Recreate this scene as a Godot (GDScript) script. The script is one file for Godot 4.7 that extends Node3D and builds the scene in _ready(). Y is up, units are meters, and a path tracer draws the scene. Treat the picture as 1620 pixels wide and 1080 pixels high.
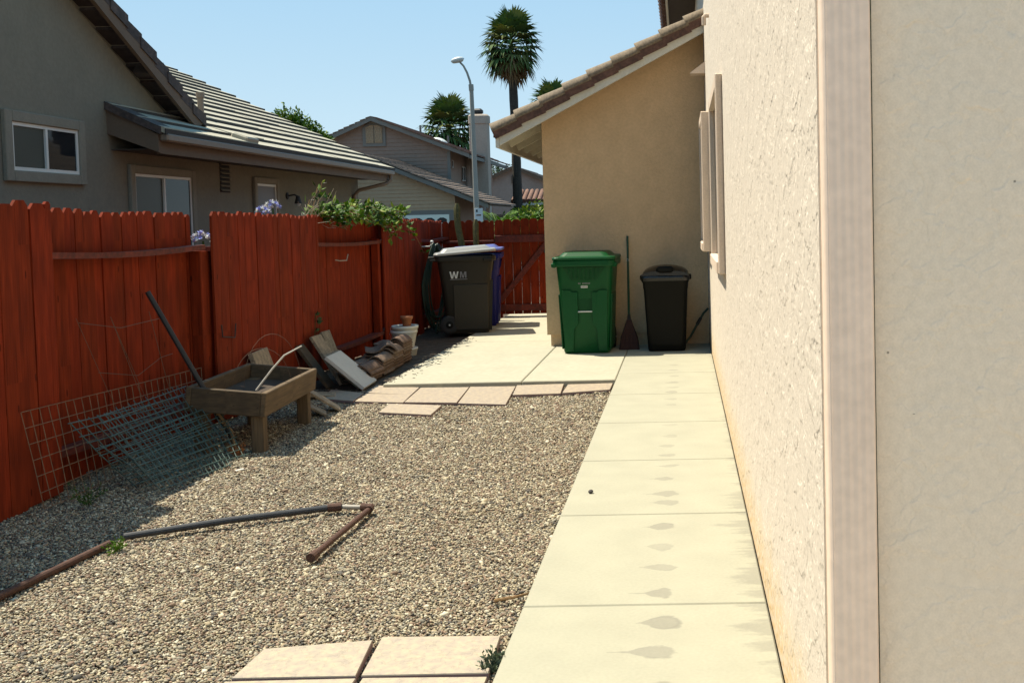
extends Node3D
# A side yard between two stucco houses: gravel, a concrete walk, a red picket fence, waste bins.

const TAU_ := 6.2831853
var rng := RandomNumberGenerator.new()
var used := {}
var M := {}
var T := {}

# ------------------------------------------------------------------ mesh collector
class MB:
	var st := SurfaceTool.new()
	var smooth := false
	func _init() -> void:
		st.begin(Mesh.PRIMITIVE_TRIANGLES)
	func v(p: Vector3, uv := Vector2.ZERO) -> void:
		st.set_smooth_group(0 if smooth else -1)
		st.set_uv(uv)
		st.set_uv2(Vector2(-p.z / 8.0, clampf(1.0 - p.y * 0.5, 0.01, 0.99)))
		st.add_vertex(p)
	# corners counter-clockwise as seen from outside
	func tri(a: Vector3, b: Vector3, c: Vector3, ua := Vector2.ZERO, ub := Vector2.ZERO, uc := Vector2.ZERO) -> void:
		v(a, ua); v(c, uc); v(b, ub)
	func quad(a: Vector3, b: Vector3, c: Vector3, d: Vector3) -> void:
		var w := a.distance_to(b)
		var h := a.distance_to(d)
		tri(a, b, c, Vector2(0, 0), Vector2(w, 0), Vector2(w, h))
		tri(a, c, d, Vector2(0, 0), Vector2(w, h), Vector2(0, h))
	func box(c: Vector3, s: Vector3, b := Basis.IDENTITY) -> void:
		var h := s * 0.5
		var p := []
		for i in 8:
			p.append(c + b * Vector3(h.x if i & 1 else -h.x, h.y if i & 2 else -h.y, h.z if i & 4 else -h.z))
		quad(p[4], p[5], p[7], p[6]); quad(p[1], p[0], p[2], p[3])
		quad(p[5], p[1], p[3], p[7]); quad(p[0], p[4], p[6], p[2])
		quad(p[6], p[7], p[3], p[2]); quad(p[0], p[1], p[5], p[4])
	# box from two corners
	func span(a: Vector3, b: Vector3) -> void:
		box((a + b) * 0.5, (b - a).abs())
	# box with chamfered edges
	func bevel(c: Vector3, s: Vector3, e: float, b := Basis.IDENTITY) -> void:
		var h := s * 0.5
		var rings := []
		for r in [[-h.y, e], [-h.y + e, 0.0], [h.y - e, 0.0], [h.y, e]]:
			var ring := PackedVector3Array()
			var i: float = r[1]
			var x := h.x - i
			var z := h.z - i
			for q in [[x, z - e], [x - e, z], [-x + e, z], [-x, z - e], [-x, -z + e], [-x + e, -z], [x - e, -z], [x, -z + e]]:
				ring.append(c + b * Vector3(q[0], r[0], q[1]))
			rings.append(ring)
		loft(rings, true, true, true)
	# rings of equal length, each counter-clockwise seen from above when going from low to high is clockwise here: see flip
	func loft(rings: Array, closed := true, cap0 := true, cap1 := true) -> void:
		for k in rings.size() - 1:
			var a: PackedVector3Array = rings[k]
			var b: PackedVector3Array = rings[k + 1]
			var n := a.size()
			for i in (n if closed else n - 1):
				var j := (i + 1) % n
				quad(a[j], a[i], b[i], b[j])
		var sm := smooth
		smooth = false
		if cap0:
			fan(rings[0], false)
		if cap1:
			fan(rings[rings.size() - 1], true)
		smooth = sm
	func fan(r: PackedVector3Array, up: bool) -> void:
		var m := Vector3.ZERO
		for p in r:
			m += p
		m /= r.size()
		for i in r.size():
			var j := (i + 1) % r.size()
			if up:
				tri(m, r[j], r[i])
			else:
				tri(m, r[i], r[j])
	# tube through points; radius may be one number or a list
	func tube(pts: Array, rad, sides := 8, caps := true) -> void:
		var rings := []
		var prev := Vector3.ZERO
		for k in pts.size():
			var p: Vector3 = pts[k]
			var d: Vector3 = (pts[mini(k + 1, pts.size() - 1)] - pts[maxi(k - 1, 0)]).normalized()
			var u: Vector3
			if k == 0:
				u = d.cross(Vector3.UP if absf(d.y) < 0.9 else Vector3.RIGHT).normalized()
			else:
				u = (prev - d * prev.dot(d)).normalized()
			prev = u
			var w := d.cross(u)
			var r: float = rad[k] if rad is Array else rad
			var ring := PackedVector3Array()
			for i in sides:
				var a := -TAU * i / sides
				ring.append(p + (u * cos(a) + w * sin(a)) * r)
			rings.append(ring)
		loft(rings, true, caps, caps)
	# flat outline (counter-clockwise in its own x, y) pushed out along z from z0 to z1
	func prism(poly: PackedVector2Array, z0: float, z1: float, xf := Transform3D.IDENTITY, hole_free := true) -> void:
		var idx := Geometry2D.triangulate_polygon(poly)
		var n := poly.size()
		var area := 0.0
		for i in n:
			area += poly[i].cross(poly[(i + 1) % n])
		for t in range(0, idx.size(), 3):
			var a := poly[idx[t]]; var b := poly[idx[t + 1]]; var c := poly[idx[t + 2]]
			if (b - a).cross(c - a) < 0.0:
				var s := b; b = c; c = s
			tri(xf * Vector3(a.x, a.y, z1), xf * Vector3(b.x, b.y, z1), xf * Vector3(c.x, c.y, z1), a, b, c)
			tri(xf * Vector3(a.x, a.y, z0), xf * Vector3(c.x, c.y, z0), xf * Vector3(b.x, b.y, z0), a, c, b)
		for i in n:
			var a := poly[i]
			var b := poly[(i + 1) % n]
			if area < 0.0:
				var s := a; a = b; b = s
			quad(xf * Vector3(a.x, a.y, z0), xf * Vector3(b.x, b.y, z0), xf * Vector3(b.x, b.y, z1), xf * Vector3(a.x, a.y, z1))
	func lathe(profile: Array, c := Vector3.ZERO, sides := 20, b := Basis.IDENTITY) -> void:
		var rings := []
		for q in profile:
			var ring := PackedVector3Array()
			for i in sides:
				var a := TAU * i / sides
				ring.append(c + b * Vector3(q.x * cos(a), q.y, q.x * sin(a)))
			rings.append(ring)
		loft(rings, true, true, true)
	# one leaf: a folded diamond
	func leaf(p: Vector3, d: Vector3, n: Vector3, l: float, w: float) -> void:
		var s := d.cross(n).normalized() * w * 0.5
		var m := p + d * l * 0.45 + n * w * 0.12
		var e := p + d * l
		tri(p, m, e); tri(p, e, m)
		var a := p + d * l * 0.45
		tri(p, a - s, m); tri(a - s, e, m)
		tri(p, m, a + s); tri(a + s, m, e)
	func mesh() -> ArrayMesh:
		st.generate_normals()
		st.index()
		return st.commit()

func rrect(y: float, hx: float, hz: float, r: float, cz := 0.0, n := 4, cx := 0.0) -> PackedVector3Array:
	var out := PackedVector3Array()
	for q in [[1, 1], [-1, 1], [-1, -1], [1, -1]]:
		var a0 := 0.0
		if q[0] < 0 and q[1] > 0: a0 = PI / 2
		elif q[0] < 0: a0 = PI
		elif q[1] < 0: a0 = PI * 1.5
		for i in n + 1:
			var a := a0 + PI / 2 * i / n
			out.append(Vector3(cx + q[0] * (hx - r) + r * cos(a), y, cz + q[1] * (hz - r) + r * sin(a)))
	return out

# ------------------------------------------------------------------ naming
func numbered(n: String) -> String:
	if not used.has(n):
		used[n] = 0
		return n
	used[n] += 1
	return "%s_%03d" % [n, used[n]]

func tag(o: Node3D, label: String, category := "", group := "", kind := "") -> Node3D:
	o.set_meta("label", label)
	if category: o.set_meta("category", category)
	if group: o.set_meta("group", group)
	if kind: o.set_meta("kind", kind)
	return o

func thing(called: String, label: String, category: String, at := Vector3.ZERO, turn := 0.0, group := "") -> Node3D:
	var o := Node3D.new()
	o.name = numbered(called)
	add_child(o)
	o.position = at
	o.rotation.y = turn
	tag(o, label, category, group, "thing")
	return o

func put(called: String, shape, m: Material, parent: Node = null) -> MeshInstance3D:
	var o := MeshInstance3D.new()
	o.mesh = shape.mesh() if shape is MB else shape
	o.material_override = m
	if parent == null:
		o.name = numbered(called)
		add_child(o)
	else:
		o.name = called
		parent.add_child(o, true)
	return o

func one(called: String, label: String, category: String, shape, m: Material, group := "") -> MeshInstance3D:
	var o := put(called, shape, m)
	tag(o, label, category, group, "thing")
	return o

func struct(called: String, label: String, shape, m: Material) -> MeshInstance3D:
	var o := put(called, shape, m)
	tag(o, label, "", "", "structure")
	return o

func stuff(o: Node3D) -> Node3D:
	o.set_meta("kind", "stuff")
	return o

# ------------------------------------------------------------------ textures
func noise(s: int, f: float, oct := 3, kind := FastNoiseLite.TYPE_SIMPLEX_SMOOTH, stretch := 1.0) -> FastNoiseLite:
	var n := FastNoiseLite.new()
	n.seed = s
	n.noise_type = kind
	n.frequency = f
	n.fractal_type = FastNoiseLite.FRACTAL_FBM if oct > 1 else FastNoiseLite.FRACTAL_NONE
	n.fractal_octaves = oct
	return n

func bytes_of(n: FastNoiseLite, w: int, h: int) -> PackedByteArray:
	var im := n.get_seamless_image(w, h, false, false, 0.15, true)
	im.convert(Image.FORMAT_L8)
	return im.get_data()

func gray_tex(b: PackedByteArray, w: int, h: int) -> ImageTexture:
	return ImageTexture.create_from_image(Image.create_from_data(w, h, false, Image.FORMAT_L8, b))

func rgb_tex(b: PackedByteArray, w: int, h: int) -> ImageTexture:
	return ImageTexture.create_from_image(Image.create_from_data(w, h, false, Image.FORMAT_RGB8, b))

# a tone map round a mean: bytes between lo and hi (sRGB), from fine and coarse noise
func tone_tex(s: int, size: int, f1: float, f2: float, lo: float, hi: float) -> ImageTexture:
	var a := bytes_of(noise(s, f1, 4), size, size)
	var b := bytes_of(noise(s + 1, f2, 2), size, size)
	var o := PackedByteArray()
	o.resize(size * size)
	for i in size * size:
		o[i] = int(lerpf(lo, hi, (a[i] * 0.6 + b[i] * 0.4) / 255.0))
	return gray_tex(o, size, size)

func make_textures() -> void:
	# skip-trowelled stucco relief, one metre and a half a side
	var S := 1024
	var a := bytes_of(noise(11, 0.006, 5), S, S)
	var b := bytes_of(noise(12, 0.011, 5), S, S)
	var c := bytes_of(noise(13, 0.22, 2), S, S)
	var d := bytes_of(noise(14, 0.05, 3), S, S)
	var o := PackedByteArray(); o.resize(S * S)
	for i in S * S:
		var p := clampf((a[i] - 112.0) / 20.0, 0.0, 1.0)
		var q := clampf((b[i] - 136.0) / 15.0, 0.0, 1.0)
		var g := float(c[i]) / 255.0
		var h := 0.3 * p + 0.22 * q + 0.18 * (d[i] / 255.0) + 0.12 * g * (1.0 - 0.75 * maxf(p, q))
		o[i] = int(clampf(h, 0.0, 1.0) * 255.0)
	T.skip = gray_tex(o, S, S)
	# relief shading painted as darker lines along the trowel edges, and a few specks
	var od := PackedByteArray(); od.resize(S * S)
	for i in S * S:
		var p1 := 1.0 - clampf(absf(a[i] - 121.0) / 3.2, 0.0, 1.0)
		var q1 := 1.0 - clampf(absf(b[i] - 143.0) / 2.6, 0.0, 1.0)
		var brk := clampf((d[i] - 105.0) / 40.0, 0.0, 1.0)
		var line := maxf(p1, q1 * .8) * brk
		od[i] = int(clampf(246.0 - 9.0 * line - 0.05 * (255.0 - c[i]) + (d[i] - 128.0) * .05, 0, 255))
	var sr := RandomNumberGenerator.new()
	sr.seed = 9
	for k in 26:
		var cx := sr.randi() % S
		var cy := sr.randi() % S
		var rr := sr.randf_range(.6, 1.7)
		for yy in range(-3, 4):
			for xx in range(-3, 4):
				if xx * xx * .6 + yy * yy < rr * rr: od[((cy + yy + S) % S) * S + (cx + xx + S) % S] = 150
	T.skip_tone = gray_tex(od, S, S)
	# coarse sand-dash stucco
	var e := bytes_of(noise(21, 0.09, 4), 512, 512)
	var e2 := bytes_of(noise(22, 0.3, 2), 512, 512)
	var o2 := PackedByteArray(); o2.resize(512 * 512)
	for i in 512 * 512:
		o2[i] = int(clampf(e[i] * 0.62 + e2[i] * 0.38, 0, 255))
	T.sand = gray_tex(o2, 512, 512)
	# blotchy tone
	T.tone = tone_tex(31, 512, 0.05, 0.008, 226, 255)
	T.tone_strong = tone_tex(41, 512, 0.03, 0.008, 120, 255)
	T.speck = tone_tex(51, 512, 0.35, 0.03, 150, 255)
	# wood: grain running along v
	var W := 256
	var H := 512
	var g1 := noise(61, 0.09, 4)
	var g2 := noise(62, 0.02, 3)
	var wc := PackedByteArray(); wc.resize(W * H)
	var wh := PackedByteArray(); wh.resize(W * H)
	for y in H:
		for x in W:
			var k := minf(x, W - x) * 1.0
			var n1 := g1.get_noise_2d(k * 2.2, y * 0.06)
			var n2 := g2.get_noise_2d(k, y * 0.35)
			wc[y * W + x] = int(clampf(220.0 + n1 * 34.0 + n2 * 46.0, 60, 255))
			wh[y * W + x] = int(clampf(128.0 + n1 * 150.0, 0, 255))
	for k in 7:
		var kx := 20 + (k * 97) % (W - 40)
		var ky := (k * 173 + 40) % H
		for yy in range(-12, 13):
			for xx in range(-6, 7):
				var kr := sqrt(xx * xx / 16.0 + yy * yy / 64.0)
				if kr < 1.0:
					var ki := ((ky + yy + H) % H) * W + kx + xx
					wc[ki] = int(wc[ki] * (.55 + .3 * kr + .1 * sin(kr * 9.0)))
	T.grain = gray_tex(wc, W, H)
	T.grain_h = gray_tex(wh, W, H)
	var tr := PackedByteArray(); tr.resize(W * H)
	for y in H:
		for x in W: tr[x * H + y] = wc[y * W + x]
	T.grain_long = gray_tex(tr, H, W)
	# the walk: drip stains and the damp edge by the wall; u runs along the walk (z -3 to -12), v across it (x -0.66 to 0.30)
	var LW := 2048
	var LH := 224
	var n_a := bytes_of(noise(71, 0.012, 4), 512, 512)
	var n_b := bytes_of(noise(72, 0.12, 3), 512, 512)
	var n_edge := noise(73, 0.02, 4)
	var edge_of := PackedFloat32Array(); edge_of.resize(LW)
	for x in LW:
		var z := 3.0 + 9.0 * x / LW
		var reach := 0.085 if z < 5.6 else (0.035 if z < 9.0 else 0.05)
		edge_of[x] = reach + 0.16 * (n_edge.get_noise_1d(x * 1.1)) * (1.0 if z < 6.0 else 0.5)
	var stain := PackedFloat32Array(); stain.resize(LW * LH)
	var spots := [[3.51, 1.3, .3], [3.766, 1.0, .12], [4.071, 1.0, .25], [4.378, .75, .18], [4.661, .6, .1], [4.96, 1.05, .13], [5.39, .75, .14], [5.561, .8, .2], [5.89, .75, .16], [6.193, .7, .16], [6.476, .7, .1], [6.749, .6, .1], [7.045, .45, .08], [7.436, .35, .06], [8.25, .4, .06], [8.5, .55, .08], [8.855, .7, .07], [9.1, .6, .07], [9.37, .7, .07], [9.747, .6, .07], [10.156, .6, .06], [10.5, .5, .05], [3.2, 1.2, .2]]
	rng.seed = 5
	for s in spots:
		var cz: float = s[0]
		var strong: float = s[1]
		var cx := -0.115 + rng.randf_range(-.012, .012)
		var rx := 0.058 * (0.75 + 0.25 * strong) * rng.randf_range(.75, 1.15)
		var rz := 0.062 * (0.6 + 0.4 * strong) * rng.randf_range(.7, 1.15)
		var tail: float = s[2]
		for x in range(maxi(0, int((cz - 3.12) / 9.0 * LW)), mini(LW, int((cz - 2.88) / 9.0 * LW))):
			for y in LH:
				var px := -0.66 + 0.96 * y / LH
				var pz := 3.0 + 9.0 * x / LW
				var dx := px - cx
				var dz := pz - cz
				var wob := 0.5 * n_edge.get_noise_2d(x * 1.1, y * 1.1) + .22 * n_edge.get_noise_2d(x * 5.0, y * 3.0)
				var r: float
				if dx > 0.0:
					r = sqrt(dx * dx / (rx * rx) + dz * dz / (rz * rz))
				else:
					var t: float = -dx / (rx * 1.15 + tail * .12)
					var half: float = rz * pow(1.0 - t * t, .75) * (1.0 - .35 * t) if t < 1.0 else 0.0
					var t2: float = -dx / (rx + tail * .55)
					var thin: float = rz * .3 * pow(1.0 - t2, 1.4) if t2 < 1.0 else 0.0
					r = absf(dz) / maxf(maxf(half, thin), 0.0004)
					if maxf(half, thin) < .002: r = 9.0
				var k := clampf((1.0 - r + wob) * 5.0, 0.0, 1.0)
				var rim := 0.25 * clampf(1.0 - absf(r - 0.9) * 6.0, 0.0, 1.0)
				stain[x + y * LW] = maxf(stain[x + y * LW], (k * 0.62 + rim * k) * minf(strong, 1.0))
	var wk := PackedByteArray(); wk.resize(LW * LH * 3)
	var wb := PackedByteArray(); wb.resize(LW * LH)
	for y in LH:
		var px := -0.66 + 0.96 * y / LH
		for x in LW:
			var i := y * LW + x
			var na := n_a[(y % 512) * 512 + (x % 512)] / 255.0
			var nb := n_b[((y * 2) % 512) * 512 + ((x * 2) % 512)] / 255.0
			var from_wall := 0.30 - px
			var streak := n_edge.get_noise_2d(x * 5.0, y * 1.2) * .07 + n_edge.get_noise_2d(x * 22.0, y * 6.0 + 500.0) * .035
			var damp := clampf((edge_of[x] + streak - from_wall) * 14.0, 0.0, 1.0) * 0.5
			var k := 1.0 - 0.05 * na - 0.05 * nb
			var s := maxf(stain[i], damp)
			var f := 1.0 - 0.2 * s
			var base_r := 0.630 * k * f
			var base_g := 0.619 * k * (f - 0.005 * s)
			var base_b := 0.548 * k * (f + 0.012 * s)
			wk[i * 3] = int(clampf(base_r, 0, 1) * 255); wk[i * 3 + 1] = int(clampf(base_g, 0, 1) * 255); wk[i * 3 + 2] = int(clampf(base_b, 0, 1) * 255)
			wb[i] = n_b[(y % 512) * 512 + (x % 512)]
	T.walk = rgb_tex(wk, LW, LH)
	T.fine = gray_tex(n_b, 512, 512)
	# orange tint, fading upwards, along the foot of the long wall, v from the ground up (2 m), u along z (8 m)
	var sp := PackedByteArray(); sp.resize(512 * 256 * 3)
	var ns := noise(81, 0.03, 4)
	for y in 256:
		var up := 2.0 * (255 - y) / 255.0
		for x in 512:
			var w := 0.19 + 0.05 * ns.get_noise_2d(x * 1.2, 0.0) + 0.05 * ns.get_noise_2d(x * 2.0, y * 6.0)
			var k := clampf(1.0 - up / (w * 2.0), 0.0, 1.0)
			k = k * k * (3.0 - 2.0 * k) * clampf(0.5 + .8 * ns.get_noise_2d(x * 6.0, y * 9.0), .2, 1.0)
			var i := (y * 512 + x) * 3
			sp[i] = int(255 * (1.0 - 0.04 * k)); sp[i + 1] = int(255 * (1.0 - 0.16 * k)); sp[i + 2] = int(255 * (1.0 - 0.38 * k))
	T.foot_tint = rgb_tex(sp, 512, 256)
	# sunset-marbled ceramic paving tile
	var mt := PackedByteArray(); mt.resize(512 * 512 * 3)
	var v1 := noise(91, 0.012, 5)
	var v2 := noise(92, 0.02, 4)
	for y in 512:
		for x in 512:
			var q := 1.0 - clampf(absf(v1.get_noise_2d(x, y)) * 14.0, 0.0, 1.0)
			var w := v2.get_noise_2d(x, y)
			var k := 1.0 + 0.10 * w - 0.10 * q
			var i := (y * 512 + x) * 3
			mt[i] = int(clampf(0.64 * k, 0, 1) * 255); mt[i + 1] = int(clampf(0.59 * k, 0, 1) * 255); mt[i + 2] = int(clampf((0.515 - 0.03 * w) * k, 0, 1) * 255)
	T.marble = rgb_tex(mt, 512, 512)

func lin(r: float, g: float, b: float) -> Color:
	return Color(r, g, b).linear_to_srgb()

func mat(called: String, c: Color, rough := 0.85, tone: Texture2D = null, tscale := 0.7, bump: Texture2D = null, cm := 0.2, world := true, metal := 0.0) -> StandardMaterial3D:
	var m := StandardMaterial3D.new()
	m.resource_name = called
	m.albedo_color = c
	m.roughness = rough
	m.metallic = metal
	if tone: m.albedo_texture = tone
	if bump:
		m.heightmap_enabled = true
		m.heightmap_texture = bump
		m.heightmap_scale = cm
	if tone or bump:
		m.uv1_triplanar = true
		m.uv1_world_triplanar = world
		m.uv1_scale = Vector3.ONE * tscale
	M[called] = m
	return m

func make_materials() -> void:
	var m := mat("house_stucco", lin(.695, .61, .51), 0.95, T.skip_tone, 0.62, T.skip, 0.75)
	m.detail_enabled = true
	m.detail_albedo = T.foot_tint
	m.detail_uv_layer = BaseMaterial3D.DETAIL_UV_2
	m.detail_blend_mode = BaseMaterial3D.BLEND_MODE_MUL
	mat("house_stucco_plain", lin(.84, .73, .59), 0.95, T.skip_tone, 0.62, T.skip, 0.4)  # same paint as the long wall, lightened to make up for its shade
	mat("wing_stucco", lin(.66, .46, .27), 0.95, T.tone, 0.8, T.sand, 0.45)
	mat("trim_stucco", lin(.70, .56, .44), 0.9, T.tone, 1.5, T.sand, 0.15)
	mat("downspout_paint", lin(.90, .71, .57), 0.6, T.tone, 0.9)
	mat("gap_shade", lin(.16, .15, .09), 0.9, T.tone_strong, 6.0, T.sand, 0.3)  # dark olive that paints the shadow between downspout and wall
	mat("white_board", lin(.66, .64, .56), 0.7, T.tone, 0.9)
	mat("soffit_board", lin(.62, .58, .46), 0.8, T.tone, 1.0)
	mat("rake_clay", lin(.22, .105, .07), 0.8, T.tone_strong, 1.3, T.sand, 0.2)
	mat("rake_clay_top", lin(.36, .27, .18), 0.85, T.tone_strong, 2.0, T.sand, 0.2)
	mat("neighbour_stucco", lin(.205, .19, .145), 0.95, T.tone, 0.5, T.sand, 0.3)
	mat("neighbour_trim", lin(.24, .22, .17), 0.9, T.tone, 0.8, T.sand, 0.2)
	mat("brown_board", lin(.15, .105, .07), 0.8, T.tone, 0.9)
	mat("dark_board", lin(.06, .045, .035), 0.85, T.tone, 0.9)
	mat("flat_tile", lin(.41, .375, .285), 0.85, T.tone, 0.8, T.sand, 0.2)
	mat("tile_butt_shade", lin(.045, .038, .032), 0.95)  # near-black, carries the shade of the tile butts in its colour
	mat("flat_tile_dark", lin(.115, .085, .075), 0.8, T.tone_strong, 0.8, T.sand, 0.2)
	mat("gutter_paint", lin(.22, .165, .12), 0.55, T.tone, 0.9)
	mat("vinyl_white", lin(.62, .62, .58), 0.45)
	mat("dark_slot", lin(.02, .02, .02), 0.9)
	m = mat("window_glass", lin(.016, .018, .02), 0.06)
	m.metallic_specular = 0.32
	m = mat("blind_glass", lin(.055, .06, .05), 0.3)
	m.metallic_specular = 0.3
	m = mat("sun_glass", lin(.05, .06, .06), 0.02)
	m.metallic_specular = 1.0
	for i in 5:
		var k: float = [1.0, .9, 1.08, .94, 1.04][i]
		var r := mat("fence_red_%d" % i, lin(.25 * k, .029 * k * (1.0 + .1 * (i % 2)), .0075 * k), 0.8, T.grain, 1.0, T.grain_h, 0.12)
		r.metallic_specular = 0.25
		r.uv1_scale = Vector3(1.9, .55, 1.9)
		r.uv1_offset = Vector3(.37 * i, .21 * i, .53 * i)
	m = mat("fence_rail_red", lin(.225, .029, .010), 0.75, T.tone_strong, 1.2)
	for i in 3:
		var k: float = [1.0, .8, 1.2][i]
		var r := mat("weathered_wood_%d" % i, lin(.125 * k, .082 * k, .042 * k), 0.85, T.grain_long, 1.0, T.sand, 0.1, false)
		r.uv1_scale = Vector3(2, 4, .7)
	m = mat("weathered_post", lin(.15, .098, .05), 0.85, T.grain, 1.0, T.grain_h, 0.2, false)
	m.uv1_scale = Vector3(4, .7, 4)
	mat("grey_board", lin(.40, .32, .22), 0.85, T.tone_strong, 2.5, T.sand, 0.1, false)
	mat("tan_board", lin(.56, .42, .27), 0.85, T.tone_strong, 3.0, T.sand, 0.1, false)
	mat("pale_slab", lin(.62, .58, .51), 0.8, T.tone, 3.0, T.sand, 0.1, false)
	m = mat("walk_concrete", Color.WHITE, 0.88)
	m.albedo_texture = T.walk
	mat("bounce_concrete", lin(.64, .52, .38), 0.9, T.tone, 0.45, T.fine, 0.08)  # tan picked for the warm light it throws back
	mat("pad_concrete", lin(.415, .392, .30), 0.9, T.tone, 0.45, T.fine, 0.08)
	mat("slab_side", lin(.42, .38, .28), 0.95, T.speck, 2.0, T.sand, 0.4)
	mat("dirt", lin(.135, .10, .07), 1.0, T.tone_strong, 1.1, T.sand, 1.0)
	mat("gravel_bed", lin(.12, .10, .075), 1.0, T.speck, 2.4, T.sand, 1.2)
	m = mat("pebble", Color.WHITE, 0.75)
	m.vertex_color_use_as_albedo = true
	m = mat("paving_tile", Color.WHITE, 0.55, T.marble, 2.1)
	m = mat("paving_tile_pink", lin(.92, .89, .88), 0.6, T.marble, 1.7)
	mat("tile_edge", lin(.24, .16, .15), 0.9)
	mat("green_plastic", lin(.004, .072, .020), 0.42, T.tone, 3.0, T.fine, 0.02, false)
	mat("green_plastic_dark", lin(.003, .056, .015), 0.45, T.tone, 3.0, T.fine, 0.02, false)
	mat("grey_plastic", lin(.024, .021, .016), 0.45, T.tone, 3.0, T.fine, 0.02, false)
	mat("grey_plastic_light", lin(.036, .032, .024), 0.5, T.tone, 3.0, T.fine, 0.02, false)
	mat("blue_plastic", lin(.012, .015, .15), 0.42, T.tone, 3.0, T.fine, 0.02, false)
	mat("grey_lid", lin(.30, .295, .28), 0.35, T.tone, 3.0, T.fine, 0.02, false)
	mat("blue_lid", lin(.12, .14, .40), 0.35, T.tone, 3.0, T.fine, 0.02, false)
	for k in ["green_plastic", "green_plastic_dark", "grey_plastic", "grey_plastic_light", "blue_plastic"]: M[k].metallic_specular = 0.3
	mat("black_plastic", lin(.008, .008, .007), 0.4, T.tone, 3.0, T.fine, 0.02, false)
	mat("black_gloss", lin(.006, .006, .006), 0.25)
	M.black_plastic.metallic_specular = 0.2
	mat("rubber", lin(.016, .016, .016), 0.8)
	mat("label_white", lin(.55, .56, .54), 0.6)
	mat("label_grey", lin(.17, .17, .18), 0.6)
	mat("steel", lin(.45, .45, .45), 0.4, null, 1, null, 0, false, 0.7)
	mat("dark_pipe", lin(.045, .045, .05), 0.5, T.tone_strong, 4.0)
	mat("rust_pipe", lin(.13, .055, .032), 0.8, T.tone_strong, 5.0, T.sand, 0.08)
	mat("rust_wire", lin(.36, .19, .09), 0.7, T.tone_strong, 5.0)
	mat("green_wire", lin(.11, .19, .165), 0.5, T.tone_strong, 5.0)
	mat("pale_wire", lin(.32, .27, .2), 0.6)
	mat("dim_wire", lin(.11, .07, .045), 0.8)
	mat("hose_rubber", lin(.018, .042, .026), 0.5)
	mat("broom_green", lin(.012, .05, .022), 0.45)
	mat("broom_bristle", lin(.035, .014, .011), 0.95)
	mat("clay_tile", lin(.26, .15, .095), 0.75, T.tone_strong, 3.0, T.sand, 0.1, false)
	mat("clay_tile_pale", lin(.33, .215, .145), 0.75, T.tone_strong, 3.0, T.sand, 0.1, false)
	mat("bucket_white", lin(.62, .60, .54), 0.5)
	mat("terracotta", lin(.38, .14, .06), 0.85, T.tone, 4.0, null, 0, false)
	mat("soil", lin(.05, .035, .025), 1.0)
	mat("pole_black", lin(.018, .016, .015), 0.6)
	mat("dry_stem", lin(.22, .13, .055), 0.9)
	mat("dry_leaf", lin(.34, .12, .03), 0.9)
	for q in [["leaf_bright", .10, .19, .012], ["leaf_mid", .05, .11, .010], ["leaf_yellow", .20, .25, .025], ["leaf_dark", .028, .06, .012], ["leaf_grey", .10, .13, .08], ["palm_green", .075, .125, .04], ["palm_yellow", .14, .16, .055], ["palm_dead", .22, .155, .085]]:
		var l := mat(q[0], lin(q[1], q[2], q[3]), 0.6, T.tone, 1.5)
		l.metallic_specular = 0.15 if q[0].begins_with("palm") else 0.35
		l.backlight_enabled = true
		l.backlight = lin(q[1] * .9, q[2] * .9, q[3] * .5)
	mat("petal_white", lin(.75, .74, .70), 0.7)
	mat("petal_blue", lin(.34, .36, .72), 0.7)
	mat("palm_bark", lin(.085, .068, .052), 0.95, T.tone_strong, 0.7, T.sand, 3.0)
	mat("tree_bark", lin(.09, .07, .05), 0.95, T.tone_strong, 0.7)
	mat("cactus_skin", lin(.17, .15, .04), 0.8, T.tone_strong, 3.0)
	mat("lamp_pole", lin(.31, .28, .235), 0.6, T.tone, 0.4)
	mat("lamp_head", lin(.55, .55, .52), 0.5)
	mat("siding_mauve", lin(.25, .18, .14), 0.85, T.tone, 0.15)
	mat("siding_tan", lin(.43, .305, .19), 0.85, T.tone, 0.15)
	mat("blue_trim", lin(.15, .145, .13), 0.8)
	mat("side_stucco", lin(.29, .21, .165), 0.95, T.tone, 0.15)
	mat("chimney_stucco", lin(.42, .345, .28), 0.95, T.tone, 0.3, T.sand, 0.5)
	mat("far_tile", lin(.36, .255, .19), 0.85, T.tone_strong, 0.3)
	mat("far_tile_red", lin(.30, .15, .10), 0.85, T.tone_strong, 0.3)
	mat("pink_stucco", lin(.34, .27, .23), 0.95, T.tone, 0.15)
	mat("garage_door_paint", lin(.62, .66, .58), 0.6)
	mat("tan_fence", lin(.34, .23, .14), 0.9, T.tone_strong, 0.5)
	mat("stone_dark", lin(.05, .045, .045), 0.8)
	mat("asphalt", lin(.05, .05, .05), 0.95, T.speck, 0.5)

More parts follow.
